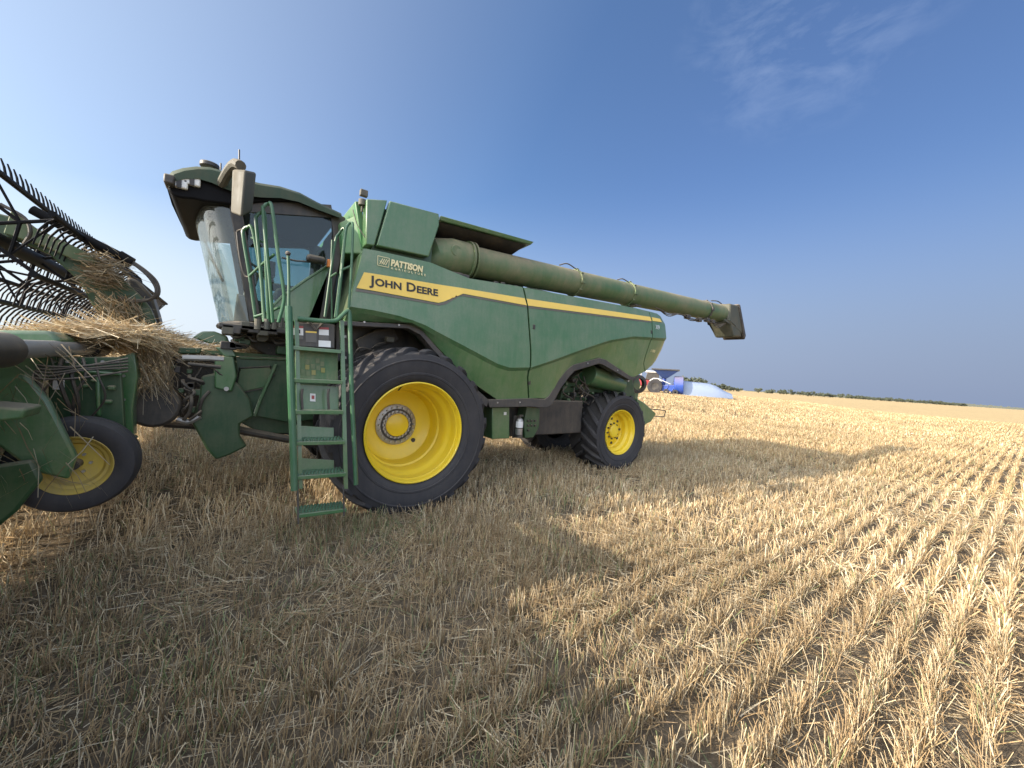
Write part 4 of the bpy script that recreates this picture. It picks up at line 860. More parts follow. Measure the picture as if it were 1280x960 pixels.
# front wheel well: belts, lamp, brackets seen over the tyre
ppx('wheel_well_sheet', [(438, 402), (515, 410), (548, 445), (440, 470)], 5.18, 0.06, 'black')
ppx('belt_shield', [(445, 425), (470, 412), (492, 410), (500, 425), (480, 432), (450, 440)], 5.05, 0.05, 'trim')
for i in range(9):
    x, y = random.uniform(436, 470), random.uniform(425, 480); hose(C0, [at(x, y, 4.95), at(x+8, y-5+random.uniform(-6, 6), 4.9), at(x+22, y-7+random.uniform(-8, 8), 4.95)], 0.012, 'trim' if i % 2 else 'black')
a = at(487, 425, 4.9); MB().box(a[0]-0.05, a[0]+0.05, 4.85, 4.95, a[2]-0.03, a[2]+0.04).build('work_lamp', M['tan'], C0, bevel=0.01)
# feeder house
ppx('side_sheet', [(294, 446), (420, 449), (440, 455), (440, 520), (360, 528), (318, 520), (300, 500)], 5.20, 0.10, 'green_dark', FH)
mb = MB(); mb.prism([P2(*p, 5.2) for p in [(268, 447), (294, 446), (440, 450), (440, 540), (330, 545), (300, 530), (262, 500)]], 5.32, 6.7); mb.build('conveyor_housing', M['green_dark'], FH, bevel=0.01)
mb = MB(); mb.tube([at(300, 447, 5.18), at(360, 449, 5.18), at(420, 452, 5.18)], 0.016, 6); mb.build('top_flange', M['green_dull'], FH)
ppx('access_cover', [(300, 461), (337, 459), (342, 468), (330, 484), (302, 490), (296, 482)], 5.17, 0.03, 'olive', FH, 0.008)
mb = MB(); mb.tube([at(*p, 5.165) for p in [(300, 460), (338, 458), (343, 468), (331, 485), (302, 491), (295, 482)]], 0.008, 6, closed=True); mb.build('cover_seal', M['black'], FH)
mb = MB(); mb.tube([at(345, 455, 5.15), at(325, 500, 5.15), at(318, 520, 5.15)], 0.018, 6); mb.build('rib', M['green'], FH)
ppx('deflector_plate', [(252, 470), (275, 465), (298, 480), (312, 498), (318, 520), (300, 530), (300, 545), (309, 558), (287, 569), (270, 575), (258, 562), (246, 540), (240, 530), (248, 500)], 5.02, 0.08, 'green_dark', FH, 0.02)
mb = MB(); mb.prism([P2(*p, 5.0) for p in [(268, 445), (292, 446), (296, 470), (290, 490), (268, 485)]], 4.98, 5.2); mb.build('hinge_plate', M['green'], FH, bevel=0.015)
a = at(283, 486, 4.96); MB().cyl((a[0], 4.94, a[2]), (0, 1, 0), 0.022, 0.05, 10).build('hinge_pin', M['steel'], FH)
mb = MB(); mb.tube([at(238, 528, 5.1), at(248, 522, 5.1)], 0.03, 8).build('pin', M['steel'], FH)
mb = MB(); mb.tube([at(262, 518, 5.3), at(300, 538, 5.3), at(360, 549, 5.3), at(430, 556, 5.3)], 0.045, 10); mb.build('lift_cylinder', M['black'], FH)
mb = MB(); mb.tube([at(310, 525, 5.6), at(440, 560, 5.6)], 0.05, 10); mb.build('lift_cylinder', M['black'], FH)
for k in range(4):
    x = 318+k*14; mb = MB(); mb.tube([at(x, 512, 5.5), at(x+6, 545, 5.5)], 0.012, 6); mb.build('strut', M['black'], FH)
mb = MB(); mb.box(0.15, 1.3, 5.4, 5.5, 0.80, 0.86); mb.build('lower_cross_member', M['black'], FH)
mb = MB(); mb.box(-0.35, 1.3, 5.3, 6.7, 1.72, 1.76); mb.build('top_sheet', M['green_dull'], FH)
ppx('top_bracket', [(269, 434), (290, 434), (296, 446), (281, 446)], 5.15, 0.10, 'green', FH)
ppx('top_bracket', [(224, 434), (252, 435), (250, 442), (222, 442)], 5.15, 0.15, 'green_dark', FH)
ppx('far_shroud', [(240, 422), (252, 414), (268, 414), (284, 420), (288, 431), (262, 430)], 5.9, 0.12, 'green', FH, 0.02)
random.seed(21)
for i in range(26):
    x, y = random.uniform(205, 270), random.uniform(442, 515); Y = random.uniform(4.95, 5.25)
    dx = random.uniform(-18, 22); dy = random.uniform(5, 40); dy = min(dy, 525-y)
    hose(FH, [at(x, y, Y), at(x+dx*0.3+random.uniform(-5, 5), y+dy*0.3, Y-0.03), at(x+dx*0.7+random.uniform(-5, 5), y+dy*0.7, Y-0.02), at(x+dx, y+dy, Y)], random.choice([0.008, 0.012, 0.016]), name='hydraulic_hose')
for i in range(14):
    x, y = random.uniform(212, 268), random.uniform(448, 515); a = at(x, y, 5.1); s_ = random.uniform(0.012, 0.035)
    MB().box(a[0]-s_, a[0]+s_, 5.03, 5.12, a[2]-s_, a[2]+s_).build('coupler', M[random.choice(['black', 'trim', 'steel', 'green_dark'])], FH, bevel=0.006)
mb = MB(); mb.prism([P2(*p, 5.4) for p in [(205, 442), (275, 446), (285, 530), (215, 520)]], 5.4, 6.6); mb.build('header_adapter', M['black'], FH, bevel=0.02)
mb = MB(); mb.tube([at(228, 447, 5.0), at(262, 448, 5.0), at(280, 449, 5.0)], 0.03, 10); mb.build('multi_coupler', M['steel'], FH)
mb = MB(); mb.tube([at(235, 455, 4.98), at(276, 459, 4.98)], 0.02, 10); mb.build('multi_coupler', M['black'], FH)
mb = MB(); mb.cyl((at(193, 508, 5.0)[0], 4.95, at(193, 508, 5.0)[2]), (0, 1, 0), 0.20, 0.18, 28); mb.build('drive_shield', M['black'], FH, bevel=0.03)
mb = MB(); mb.tube(curve_pts([at(222, 524, 5.02), at(235, 527, 5.0), at(250, 520, 5.02)], 5), [0.03]*11, 8); mb.build('shaft_guard', M['steel'], FH)
mb = MB(); mb.tube([at(205, 530, 5.2), at(250, 533, 5.2)], 0.035, 8); mb.build('lower_tube', M['black'], FH)

# ---- fire extinguisher strapped under the side
FE = empty('fire_extinguisher', (3.56, 4.62, 0.76)); tag(FE, 'small silver and white fire extinguisher strapped under the green side panel', 'fire extinguisher')
fx, fy, fz = at(648, 548, 4.64); 
mb = MB(); mb.lathe([(0.0, 0.0), (0.052, 0.0), (0.056, 0.01), (0.056, 0.235), (0.045, 0.27), (0.02, 0.285), (0.0, 0.285)], (fx, fy, fz+0.03), (0, 0, 1), 24); mb.build('bottle', M['steel'], FE)
mb = MB(); mb.lathe([(0.0575, 0.14), (0.0575, 0.235)], (fx, fy, fz+0.03), (0, 0, 1), 24); mb.build('label_band', M['white'], FE)
mb = MB(); mb.lathe([(0.0, 0), (0.062, 0.0), (0.062, 0.05), (0.058, 0.05)], (fx, fy, fz+0.015), (0, 0, 1), 24); mb.build('bracket_foot', M['black'], FE)
mb = MB(); mb.lathe([(0.060, 0.125), (0.060, 0.14)], (fx, fy, fz+0.03), (0, 0, 1), 24); mb.build('strap', M['black'], FE)
mb = MB(); mb.cyl((fx, fy, fz+0.31), (0, 0, 1), 0.018, 0.03, 10).box(fx-0.015, fx+0.06, fy-0.012, fy+0.012, fz+0.335, fz+0.347).box(fx-0.015, fx+0.055, fy-0.012, fy+0.012, fz+0.352, fz+0.362); mb.build('valve_handle', M['black'], FE)
MB().box(fx-0.07, fx+0.07, fy+0.06, fy+0.075, fz, fz+0.34).build('mounting_plate', M['black'], FE)

# ================================================================== HEADER (raised in front of the machine)
HD = empty('grain_header', (-1.6, 6.0, 0.75)); tag(HD, 'wide green cutting header raised in front of the combine, straw hanging from it', 'header')
XB = -1.10      # rear sheet
def hbox(name, x0, x1, y0, y1, z0, z1, mat, par=HD, bev=0.01): return MB().box(x0, x1, y0, y1, z0, z1).build(name, M[mat], par, bevel=bev)
for (y0, y1) in ((3.0, 5.15), (6.85, 12.4)):
    mb = MB(); mb.prism([(XB, 1.62), (XB-0.04, 1.62), (XB-0.30, 0.80), (XB-0.24, 0.80)], y0, y1); mb.build('back_sheet', M['green'], HD, bevel=0.006)
    mb = MB(); mb.tube([(XB-0.28, y0, 0.84), (XB-0.28, y1, 0.84)], 0.07, 12); mb.build('lower_beam', M['green_dark'], HD)
mb = MB(); mb.tube([(XB+0.07, 3.35, 1.665), (XB+0.07, 5.05, 1.70)], 0.058, 20); TT = mb.build('torsion_tube', M['grey_tube'], HD)
mb = MB(); mb.tube([(XB+0.07, 4.98, 1.70), (XB+0.07, 5.35, 1.705)], 0.085, 20); mb.build('tube_clamp', M['black'], HD, bevel=0.01)
mb = MB(); mb.tube([(XB+0.07, 3.0, 1.655), (XB+0.07, 3.40, 1.665)], 0.10, 20); mb.build('tube_clamp', M['black'], HD, bevel=0.01)
mb = MB(); mb.tube([(XB-0.02, 6.85, 1.72), (XB-0.02, 12.4, 1.72)], 0.075, 14); mb.build('torsion_tube', M['black'], HD)
# near wing, folded lower
mb = MB(); mb.prism([(XB, 1.25), (XB-0.04, 1.25), (XB-0.30, 0.80), (XB-0.24, 0.80)], -0.6, 2.98); mb.build('wing_back_sheet', M['green'], HD, bevel=0.006)
# drapers and cutterbar
mb = MB(); mb.prism([(XB-0.2, 0.98), (-2.75, 0.84), (-2.75, 0.82), (XB-0.2, 0.95)], -0.5, 12.4); mb.build('draper_belt', M['black'], HD)
mb = MB(); mb.prism([(-2.70, 0.86), (-2.95, 0.80), (-2.95, 0.78), (-2.70, 0.78)], -0.6, 12.5); CBR = mb.build('cutterbar', M['trim'], HD)
mb = MB()
for k in range(84): y = -0.5+k*0.155; mb.prism([(-2.93, 0.80), (-3.08, 0.785), (-2.93, 0.775)], y, y+0.03)
tag(mb.build('knife_guards', M['trim'], CBR), kind='stuff')
for y in (-0.62, 12.45):
    mb = MB(); mb.prism([(XB, 1.5), (-1.9, 1.45), (-2.7, 1.15), (-3.3, 0.78), (-3.2, 0.70), (XB-0.3, 0.76)], y, y+0.06); mb.build('end_sheet', M['green'], HD, bevel=0.01)
# end plates and struts of the centre section (seen beside the gauge wheel)
def hp(name, pts, Y, th, mat, bev=0.01): mb = MB(); mb.prism([P2(*p, Y) for p in pts], Y, Y+th); return mb.build(name, M[mat], HD, bevel=bev)
hp('centre_frame_plate', [(150, 446), (168, 440), (172, 470), (166, 510), (167, 545), (150, 540), (146, 500)], 4.75, 0.16, 'green')
hp('centre_frame_plate', [(60, 446), (150, 446), (158, 560), (120, 552), (60, 548)], 4.55, 0.05, 'green_dark')
hp('frame_flange', [(95, 462), (152, 466), (152, 470), (95, 466)], 4.50, 0.03, 'green')
hp('frame_rib', [(118, 470), (124, 470), (126, 520), (120, 520)], 4.50, 0.04, 'green')
hp('upper_frame', [(-40, 412), (62, 413), (78, 426), (70, 434), (-40, 432)], 4.2, 0.5, 'green', 0.03)
hp('wheel_arm', [(-60, 450), (20, 455), (60, 500), (95, 570), (85, 600), (40, 590), (0, 560), (-60, 545)], 4.08, 0.07, 'green', 0.02)
hp('side_step', [(-30, 506), (32, 511), (28, 524), (-30, 530)], 3.30, 0.25, 'green_dull', 0.015)
hp('lower_arm', [(-60, 590), (40, 575), (52, 600), (20, 640), (-10, 665), (-60, 670)], 3.95, 0.06, 'green_dark', 0.02)
for x, y, w, h in ((100, 480, 9, 5), (133, 482, 11, 6), (128, 500, 12, 5), (112, 474, 7, 4), (140, 460, 10, 4)):
    hp('cast_boss', [(x, y), (x+w, y), (x+w, y+h), (x, y+h)], 4.50, 0.05, 'green_dull', 0.012)
random.seed(63)
for x, y in ((66, 452), (84, 452), (104, 452), (128, 452), (146, 452), (66, 540), (100, 540), (135, 545), (154, 470), (154, 500)):
    a = at(x, y, 4.52 if x < 150 else 4.72); MB().cyl((a[0], a[1], a[2]), (0, 1, 0), 0.012, 0.03, 6).build('bolt', M['steel'], HD)
for k in range(7):
    x = 40+k*13+random.uniform(-5, 5); y = 448; hose(HD, [at(x, y, 4.35), at(x+random.uniform(-8, 8), y+22, 4.30), at(x+random.uniform(-14, 14), y+50, 4.32), at(x+random.uniform(-10, 20), y+78, 4.40)], random.choice([0.007, 0.010, 0.013]), name='hydraulic_hose')
for k in range(5):
    y = 450+k*4; hose(HD, [at(20, y+random.uniform(-3, 3), 4.2), at(60, y+8, 4.25), at(105, y+random.uniform(0, 8), 4.28), at(160, y-2, 4.4)], 0.008, name='hydraulic_hose')
a = at(72, 480, 4.52); MB().box(a[0]-0.03, a[0]+0.03, 4.54, 4.549, a[2]-0.045, a[2]+0.045).build('safety_sticker', M['white'], HD)
# gauge wheel
GW = empty('gauge_wheel', (-0.95-HD.location.x, 4.28-HD.location.y, 0.815-HD.location.z)); GW.parent = HD
gc = (at(90, 583, 4.18)[0], 4.30, at(90, 583, 4.18)[2])
mb = MB(); mb.lathe([(0.20, -0.09), (0.235, -0.115), (0.30, -0.125), (0.335, -0.115), (0.352, -0.085), (0.358, -0.04), (0.352, -0.035), (0.352, -0.025), (0.359, -0.02), (0.359, 0.02), (0.352, 0.025), (0.352, 0.035), (0.358, 0.04), (0.352, 0.085), (0.335, 0.115), (0.30, 0.125), (0.235, 0.115), (0.20, 0.09)], gc, (0, 1, 0), 64); mb.build('tyre', M['rubber'], GW)
mb = MB(); mb.lathe([(0.205, -0.085), (0.222, -0.10), (0.215, -0.108), (0.200, -0.095), (0.185, -0.06), (0.165, -0.05), (0.155, -0.02), (0.145, -0.005), (0.10, 0.0), (0.0, 0.0)], gc, (0, 1, 0), 48); mb.build('rim', M['yellow_dusty'], GW, ang=35)
for k in range(6):
    a = 2*math.pi*k/6; MB().cyl((gc[0]+0.075*math.cos(a), gc[1]-0.025, gc[2]+0.075*math.sin(a)), (0, 1, 0), 0.011, 0.03, 6).build('wheel_nut', M['steel'], GW)
mb = MB(); mb.tube([(gc[0], gc[1]-0.10, gc[2]), (gc[0], gc[1]+0.2, gc[2])], 0.035, 12); mb.build('axle_stub', M['black'], GW)
# skid / bottom of frame
mb = MB(); mb.tube([at(170, 545, 5.0), at(150, 560, 4.9)], 0.02, 8).build('stay', M['green_dark'], HD)
# reel: centre arm, tube, bats with tines
RX, RZ, RR = -1.78, 2.63, 0.54
ARM = MB(); ARM.prism([P2(*p, 5.95) for p in [(196, 405), (140, 402), (115, 380), (100, 352), (62, 318), (20, 300), (-20, 292), (-20, 262), (30, 275), (72, 312), (98, 322), (118, 318), (150, 345), (178, 372), (188, 385)]], 5.93, 6.05); ARM = ARM.build('reel_arm', M['green_dark'], HD, bevel=0.015)
mb = MB(); mb.prism([P2(*p, 5.88) for p in [(15, 262), (45, 285), (110, 316), (125, 330), (95, 326), (55, 308), (5, 292)]], 5.86, 5.92); mb.build('arm_guard', M['olive'], ARM, bevel=0.01)
mb = MB(); mb.tube([at(40, 262, 5.85), at(110, 300, 5.85), at(150, 320, 5.85)], 0.045, 14).tube([at(148, 319, 5.85), at(165, 329, 5.85)], 0.058, 14); mb.build('reel_cylinder', M['black_gloss'], ARM)
for k in range(3):
    d = k*2.2; mb = MB(); mb.tube(curve_pts([at(163, 325+d*0.5, 5.83), at(182, 338+d, 5.80), at(196-d*0.7, 352+d, 5.80), at(199-d, 366, 5.80), at(192-d, 373+d*.3, 5.82), at(170, 375+d*0.6, 5.85), at(148, 371+d, 5.88)], 6), 0.012, 7); mb.build('hydraulic_hose', M['black'], ARM)
mb = MB(); mb.tube(curve_pts([at(0, 255, 5.8), at(30, 272, 5.8), at(38, 290, 5.8), at(30, 305, 5.85)], 5), 0.016, 7); mb.build('hydraulic_hose', M['trim'], ARM)
hp('reel_motor_housing', [(158, 345), (172, 350), (190, 370), (197, 392), (200, 404), (182, 406), (172, 385), (160, 365)], 6.1, 0.3, 'black', 0.03)
for y0, y1 in ((5.1, 12.1),):
    RE = empty('reel', (RX-HD.location.x, (y0+y1)/2-HD.location.y, RZ-HD.location.z)); RE.parent = HD
    mb = MB(); mb.tube([(RX, y0, RZ), (RX, y1, RZ)], 0.07, 14); mb.build('reel_tube', M['black_gloss'], RE)
    for k in range(6):
        a = R_(20+60*k); bx_, bz = RX+RR*math.cos(a), RZ+RR*math.sin(a)
        mb = MB(); mb.tube([(bx_, y0-0.1, bz), (bx_, y1, bz)], 0.026, 8); BT = mb.build('reel_bat', M['black_gloss'], RE)
        mb = MB(); n = int((y1-y0)/0.125)
        lean = math.sin(a)*0.05
        for j in range(n):
            y = y0+0.05+j*0.125
            mb.tube([(bx_, y, bz), (bx_-0.06, y, bz-0.05), (bx_-0.11, y, bz-0.13), (bx_-0.14, y, bz-0.26)] if bz < RZ+0.4 else [(bx_, y, bz+0.02), (bx_-0.01, y, bz+0.09), (bx_-0.03, y, bz+0.16)], [0.010, 0.010, 0.009, 0.006] if bz < RZ+0.4 else [0.010, 0.009, 0.006], 5)
        tag(mb.build('reel_tines', M['black_gloss'], BT), kind='stuff')
    for y in np.linspace(y0+0.1, y1-0.05, 6):
        mb = MB()
        for k in range(6):
            a = R_(20+60*k); b = R_(20+60*(k+1)); p = (RX+RR*math.cos(a), y, RZ+RR*math.sin(a)); q = (RX+RR*math.cos(b), y, RZ+RR*math.sin(b))
            mb.tube([(RX, y, RZ), p], 0.016, 6); m1 = [(RX+RR*0.55*math.cos(a), y, RZ+RR*0.55*math.sin(a)), (RX+RR*0.55*math.cos(b), y, RZ+RR*0.55*math.sin(b))]; mb.tube(m1, 0.014, 6); mb.tube([m1[0], q], 0.010, 5)
        mb.build('reel_spider', M['black_gloss'], RE)
# rugged black structure on the far half of the header back
random.seed(9)
for i in range(16):
    y = 7.0+i*0.33; MB().box(XB-0.15, XB+0.1, y, y+random.uniform(0.15, 0.3), 1.72, 1.80+random.uniform(0.05, 0.16)).build('crop_guard', M['black'], HD, bevel=0.02)

# ---- straw lying on and hanging from the header
def straw_heap(name, label, N, fn, L=(0.12, 0.40), w=0.006, colmul=1.0, drop=0.0, parent=None):
    P = np.array([fn() for _ in range(N)]); yaw = rng.normal(size=N)*1.2; tilt = rng.normal(size=N)*0.28-drop
    dr = np.stack([np.cos(yaw), np.sin(yaw), tilt], 1); dr /= np.linalg.norm(dr, axis=1)[:, None]
    bend = rng.normal(size=(N, 3))*0.16; bend[:, 2] -= 0.12
    col = straw_colour(N)*colmul*(0.7+0.5*rng.random(N))[:, None]; ln = rng.uniform(L[0], L[1], N)
    return ribbons(name, P-dr*(ln/2)[:, None], dr, bend, ln, w*(0.5+rng.random(N)), col, 2, label, 'straw', parent=None, tip=0.6)
def pile():
    while True:
        u, v = rng.random(), rng.random()
        y = 4.55+2.1*v; x = -1.38+1.15*u
        if x > -0.55 and y < 5.2: continue
        top = 1.70+0.30*math.sin(math.pi*min(1, max(0, (x+1.5)/1.35)))**0.8*(0.75+0.25*math.sin(v*9+1))*math.sin(math.pi*(0.12+0.85*v))**0.5
        return (x, y, top-0.12*rng.random()**2)
HP = MB(); gx = np.linspace(-1.40, -0.22, 24); gy = np.linspace(4.5, 6.7, 30)
for i, x in enumerate(gx):
    for j, y in enumerate(gy):
        v = (y-4.55)/2.1; zt = 1.66+0.27*max(0, math.sin(math.pi*min(1, max(0, (x+1.5)/1.35))))**0.8*(0.75+0.25*math.sin(v*9+1))*max(0.0, math.sin(math.pi*min(1, max(0, 0.12+0.85*v))))**0.5+0.02*math.sin(x*23+y*17)
        HP.v.append((x, y, zt if not (x > -0.60 and y < 5.2) else 1.60))
for i in range(len(gx)-1):
    for j in range(len(gy)-1):
        if not (gx[i+1] > -0.60 and gy[j] < 5.20): n = len(gy); HP.f.append((i*n+j, i*n+j+1, (i+1)*n+j+1, (i+1)*n+j))
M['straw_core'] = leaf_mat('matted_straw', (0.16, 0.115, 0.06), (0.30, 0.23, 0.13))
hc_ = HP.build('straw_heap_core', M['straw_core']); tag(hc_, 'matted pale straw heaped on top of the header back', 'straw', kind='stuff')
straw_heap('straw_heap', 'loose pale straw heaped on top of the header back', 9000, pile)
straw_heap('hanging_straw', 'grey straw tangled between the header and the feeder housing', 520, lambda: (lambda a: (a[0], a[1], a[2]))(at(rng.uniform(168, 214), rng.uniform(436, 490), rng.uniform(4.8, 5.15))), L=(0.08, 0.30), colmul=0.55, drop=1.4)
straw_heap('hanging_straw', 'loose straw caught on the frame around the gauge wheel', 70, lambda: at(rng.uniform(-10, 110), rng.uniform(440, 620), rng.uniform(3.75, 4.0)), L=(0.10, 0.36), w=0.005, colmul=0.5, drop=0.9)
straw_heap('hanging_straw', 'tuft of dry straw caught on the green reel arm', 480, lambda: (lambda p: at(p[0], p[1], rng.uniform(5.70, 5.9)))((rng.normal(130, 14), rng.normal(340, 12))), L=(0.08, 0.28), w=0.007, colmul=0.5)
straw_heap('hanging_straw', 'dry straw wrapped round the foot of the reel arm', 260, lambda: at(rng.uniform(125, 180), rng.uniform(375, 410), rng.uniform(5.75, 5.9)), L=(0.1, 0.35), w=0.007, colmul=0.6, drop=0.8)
straw_heap('feeder_straw', 'sunlit straw lying along the top of the feeder housing', 1800, lambda: (rng.uniform(-0.25, 0.75), rng.uniform(5.35, 6.5), 1.76+0.07*rng.random()), L=(0.06, 0.22))

# ================================================================== THINGS FAR BEHIND
def ground_at(px, d):
    v = fw*FPX+RT*(px-640)-UP*((487-.068*(915-px)*-1 if False else 468+0.068*(px-640))-480); v = np.array([v[0], v[1]]); v /= np.linalg.norm(v); x, y = v*d
    return float(x), float(y), float(terrain(x, y)), v
def local(mb, base, right, depth):
    "turn (along, deep, up) coordinates into the world"
    mb.v = [(base[0]+right[0]*a+depth[0]*b, base[1]+right[1]*a+depth[1]*b, base[2]+c) for a, b, c in mb.v]; return mb
# red tractor
def far_frame(px, d, turn=0.0):
    x, y, z, v = ground_at(px, d); r = np.array([v[1], -v[0]]); c, s_ = math.cos(turn), math.sin(turn)
    return (x, y, z), r*c+v*s_, v*c-r*s_
b0, r0, d0 = far_frame(806, 50)
TRC = empty('tractor', b0); tag(TRC, 'red tractor with pale cab half hidden behind the combine tail', 'tractor')
def fp(name, mbx, mat, par, base, rr, dd, bev=0.0): return local(mbx, base, rr, dd).build(name, M[mat], par, bevel=bev)
for a, rad, lab in ((1.15, 0.86, 'rear_wheel'), (-1.5, 0.68, 'front_wheel')):
    for s_ in (-1, 1):
        m_ = MB(); m_.lathe([(rad*0.5, -0.22), (rad*0.9, -0.25), (rad, -0.18), (rad, 0.18), (rad*0.9, 0.25), (rad*0.5, 0.22)], (a, s_*0.85, rad), (0, 1, 0), 28); w_ = fp(lab, m_, 'rubber', TRC, b0, r0, d0)
        m_ = MB(); m_.lathe([(0, -0.1), (rad*0.5, -0.16), (rad*0.5, 0.16), (0, 0.1)], (a, s_*0.85, rad), (0, 1, 0), 20); fp('rim', m_, 'trim', w_, b0, r0, d0)
m_ = MB(); m_.prism([(-2.2, 0.8), (0.2, 0.8), (0.2, 1.75), (-1.9, 1.6), (-2.25, 1.3)], -0.4, 0.4); fp('bonnet', m_, 'red', TRC, b0, r0, d0, 0.05)
m_ = MB(); m_.prism([(0.1, 0.9), (1.6, 0.9), (1.6, 1.6), (0.1, 1.6)], -0.5, 0.5); fp('cab_base', m_, 'red', TRC, b0, r0, d0, 0.03)
m_ = MB(); m_.prism([(0.0, 1.6), (1.6, 1.6), (1.5, 2.5), (0.2, 2.5)], -0.65, 0.65); fp('cab_glass', m_, 'black', TRC, b0, r0, d0, 0.05)
m_ = MB(); m_.prism([(-0.05, 2.5), (1.75, 2.5), (1.6, 2.68), (0.1, 2.7)], -0.75, 0.75); fp('cab_roof', m_, 'white', TRC, b0, r0, d0, 0.04)
m_ = MB(); m_.prism([(0.45, 1.5), (0.9, 1.85), (1.5, 1.85), (1.95, 1.55), (1.85, 1.5), (1.45, 1.75), (0.95, 1.75), (0.6, 1.5)], -1.1, -0.6); fp('mudguard', m_, 'white', TRC, b0, r0, d0)
m_ = MB(); m_.tube([(-0.5, 0.35, 1.7), (-0.5, 0.35, 2.7)], 0.06, 8); fp('exhaust', m_, 'steel', TRC, b0, r0, d0)
# blue grain bagger with its hopper
b1, r1, d1 = far_frame(831, 50)
BG = empty('grain_bagger', b1); tag(BG, 'blue grain bagging machine with flared dark hopper beside the tractor', 'bagger')
m_ = MB(); m_.loft([(-1.55, -1.2, 2.95), (1.45, -1.2, 2.90), (1.45, 1.2, 2.90), (-1.55, 1.2, 2.95)], [(-0.35, -0.5, 1.95), (0.25, -0.5, 1.95), (0.25, 0.5, 1.95), (-0.35, 0.5, 1.95)]); fp('hopper', m_, 'blue_dark', BG, b1, r1, d1)
m_ = MB()
for q in ([(-1.6, -1.25), (1.5, -1.25), (1.5, -1.18), (-1.6, -1.18)], [(-1.6, 1.18), (1.5, 1.18), (1.5, 1.25), (-1.6, 1.25)]): m_.prism(q, 2.86, 3.0, 'Z')
m_.prism([(-1.6, -1.18), (-1.5, -1.18), (-1.5, 1.18), (-1.6, 1.18)], 2.86, 3.0, 'Z').prism([(1.4, -1.18), (1.5, -1.18), (1.5, 1.18), (1.4, 1.18)], 2.86, 3.0, 'Z'); fp('hopper_rim', m_, 'trim', BG, b1, r1, d1)
m_ = MB(); m_.tube([(-0.1, 0, 2.1), (-0.3, 0, 0.7)], 0.28, 14); fp('conveyor_leg', m_, 'blue', BG, b1, r1, d1)
m_ = MB(); m_.prism([(-1.1, 0.35), (1.6, 0.35), (1.7, 0.9), (0.9, 1.2), (-0.2, 1.05), (-1.1, 0.8)], -0.8, 0.8); fp('frame', m_, 'blue', BG, b1, r1, d1, 0.05)
m_ = MB(); m_.lathe([(0.95, -0.1), (1.12, 0.0), (1.12, 0.9), (1.0, 0.95)], (1.1, 0, 1.1), (1, 0, 0.05), 28); fp('bag_tunnel', m_, 'blue', BG, b1, r1, d1)
for a in (-0.6, 0.1, 0.8, 1.4):
    m_ = MB(); m_.tube([(a, -0.82, 0.4), (a+0.3, -0.86, 1.0), (a+0.15, -0.7, 1.5)], 0.05, 6); fp('brace', m_, 'blue' if a < 1 else 'black', BG, b1, r1, d1)
m_ = MB(); m_.tube([(-0.9, -0.85, 1.3), (-0.5, -0.85, 1.7), (0.6, -0.85, 1.25)], 0.04, 6); fp('guard_rail', m_, 'white', BG, b1, r1, d1)
for a in (-0.8, 0.2, 1.2):
    m_ = MB(); m_.lathe([(0.1, -0.15), (0.30, -0.15), (0.33, 0), (0.30, 0.15), (0.1, 0.15)], (a, -0.95, 0.33), (0, 1, 0), 20, closed=True); fp('wheel', m_, 'rubber', BG, b1, r1, d1)
# white grain bag
b2, r2_, d2 = far_frame(843, 50.5, 0.35)
m_ = MB(); secs = [(0.0, 1.00, 1.95), (0.6, 1.15, 1.95), (2.2, 1.30, 1.90), (3.8, 1.32, 1.83), (5.4, 1.3, 1.74), (6.3, 1.25, 1.55), (7.2, 1.15, 1.15), (8.0, 1.0, 0.85), (8.6, 0.9, 0.70)]
nn = 18
for a, hw, h in secs:
    a *= 0.76; h *= 0.92
    for k in range(nn):
        t = math.pi*k/(nn-1); m_.v.append((a+0.04*math.sin(k*2.1), -hw*math.cos(t)*(1.0-0.10*math.sin(t)), h*math.sin(t)**0.75*(1+0.012*math.sin(a*9+k))))
for i in range(len(secs)-1):
    for k in range(nn-1): m_.f.append((i*nn+k, i*nn+k+1, (i+1)*nn+k+1, (i+1)*nn+k))
m_.f += [tuple(range(nn)), tuple((len(secs)-1)*nn+k for k in range(nn-1, -1, -1))]
gb = local(m_, b2, r2_, d2).build('grain_bag', M['bag'], None, ang=60); tag(gb, 'long white plastic grain bag tapering away from the blue bagger', 'grain bag')

# trees of the far shelterbelt
def far_tree_mesh(seed, h, w, mat):
    r = np.random.default_rng(seed); tr = MB(); tr.tube([(0, 0, 0), (0.05, 0, h*0.5), (0.0, 0.05, h*0.8)], [0.16, 0.12, 0.05], 6)
    cr_ = MB(); k = 520; blobs = [(r.normal(0, w*0.28), r.normal(0, w*0.28), h*r.uniform(0.35, 0.85), w*r.uniform(0.16, 0.32)) for _ in range(9)]
    for i in range(k):
        b = blobs[i % len(blobs)]; v = unit(r.normal(size=3))*b[3]*r.random()**0.33; c = np.array([b[0], b[1], b[2]])+v; c[2] = max(0.15*h, c[2])
        n = unit(r.normal(size=3)); u = unit(np.cross(n, r.normal(size=3))); w2 = np.cross(n, u); s_ = w*r.uniform(0.05, 0.11)
        cr_.add([c-u*s_, c+w2*s_*0.8, c+u*s_, c-w2*s_*0.8], [(0, 1, 2, 3)])
    return tr, cr_
TREES = []
for i, (h, w, mt) in enumerate(((5.2, 4.2, 'leaf'), (4.4, 4.8, 'leaf'), (5.8, 3.4, 'leaf'), (4.0, 3.8, 'leaf2'), (4.8, 5.2, 'leaf'))):
    e = empty('shelterbelt_tree', (0, 0, 0)); tr, cr_ = far_tree_mesh(40+i, h, w, mt); tr.build('trunk', M['bark'], e); cr_.build('crown', M[mt], e, smooth=False); TREES.append(e)
used = set(); random.seed(77)
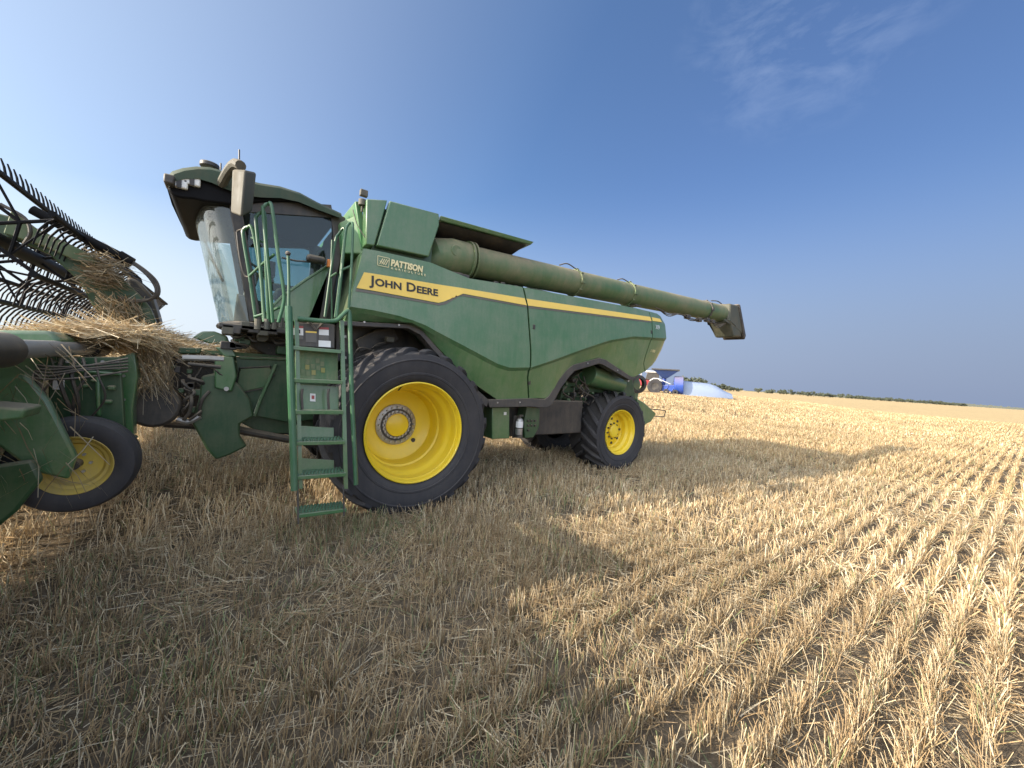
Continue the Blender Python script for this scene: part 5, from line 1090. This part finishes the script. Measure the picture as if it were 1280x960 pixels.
spans = [(855, 880, 7, 'g'), (880, 926, 13, 'd'), (948, 953, 1, 'd'), (957, 968, 4, 'd'), (974, 990, 4, 'd'), (990, 998, 2, 'd'), (1000, 1046, 17, 'd'), (1049, 1055, 2, 'd'), (1057, 1088, 15, 'd'), (1090, 1128, 20, 'd'), (1128, 1152, 9, 'd'), (1154, 1190, 20, 'd'), (1190, 1208, 8, 'd')]
LBL = ['bushy dark green tree of the far row along the horizon', 'low wide green tree of the far row along the horizon', 'tall narrow green tree of the far row along the horizon', 'greyish green tree of the far row along the horizon', 'broad full green tree of the far row along the horizon']
for x0, x1, n, kd in spans:
    for k in range(n):
        px = x0+(x1-x0)*(k+random.random()*0.8)/n; t = (px-855)/353.0; d = 215+430*t**1.15+random.uniform(-8, 8)
        x, y, z, v = ground_at(px, d); i = 3 if (kd == 'g' and k % 2) else random.choice([0, 1, 2, 4])
        if i not in used: o = TREES[i]; used.add(i)
        else: o = copy_tree(TREES[i])
        o.location = (x, y, z-0.2); o.rotation_euler = (0, 0, random.uniform(0, 6.28)); s_ = random.uniform(0.7, 1.15)*(0.85 if kd == 'd' else 1.3)*(0.95-0.12*min(1, t/0.3)); o.scale = (s_, s_, s_)
        tag(o, LBL[i], 'tree', 'shelterbelt trees along the horizon')
# distant woodland strip and low hills at the horizon
def strip(name, px0, px1, d, h, mat, lab, kind, n=60, rough=0.4):
    mb = MB(); random.seed(int(px0)); top = []
    for i in range(n+1):
        x, y, z, v = ground_at(px0+(px1-px0)*i/n, d); e = math.sin(math.pi*i/n)**0.4 if 0 < i < n else 0
        hh = h*(0.6+rough*random.random())*e+0.2; mb.v += [(x, y, z-1), (x, y, z+hh), (x+v[0]*18, y+v[1]*18, z+hh*0.8), (x+v[0]*25, y+v[1]*25, z-1)]
    for i in range(n):
        for k in range(3): mb.f.append((i*4+k, i*4+k+1, i*4+k+5, i*4+k+4))
    o = mb.build(name, M[mat]); tag(o, lab, None, None, kind); return o
M['far_green'] = leaf_mat('far_woodland', (0.05, 0.06, 0.055), (0.09, 0.10, 0.08))
strip('distant_woodland', 1150, 1300, 1100, 5.0, 'far_green', None, 'stuff', 90, 0.5); strip('distant_woodland', 930, 1215, 900, 3.2, 'far_green', None, 'stuff', 90, 0.5)
strip('distant_woodland', 180, 330, 900, 4.0, 'far_green', None, 'stuff', 60, 0.5)
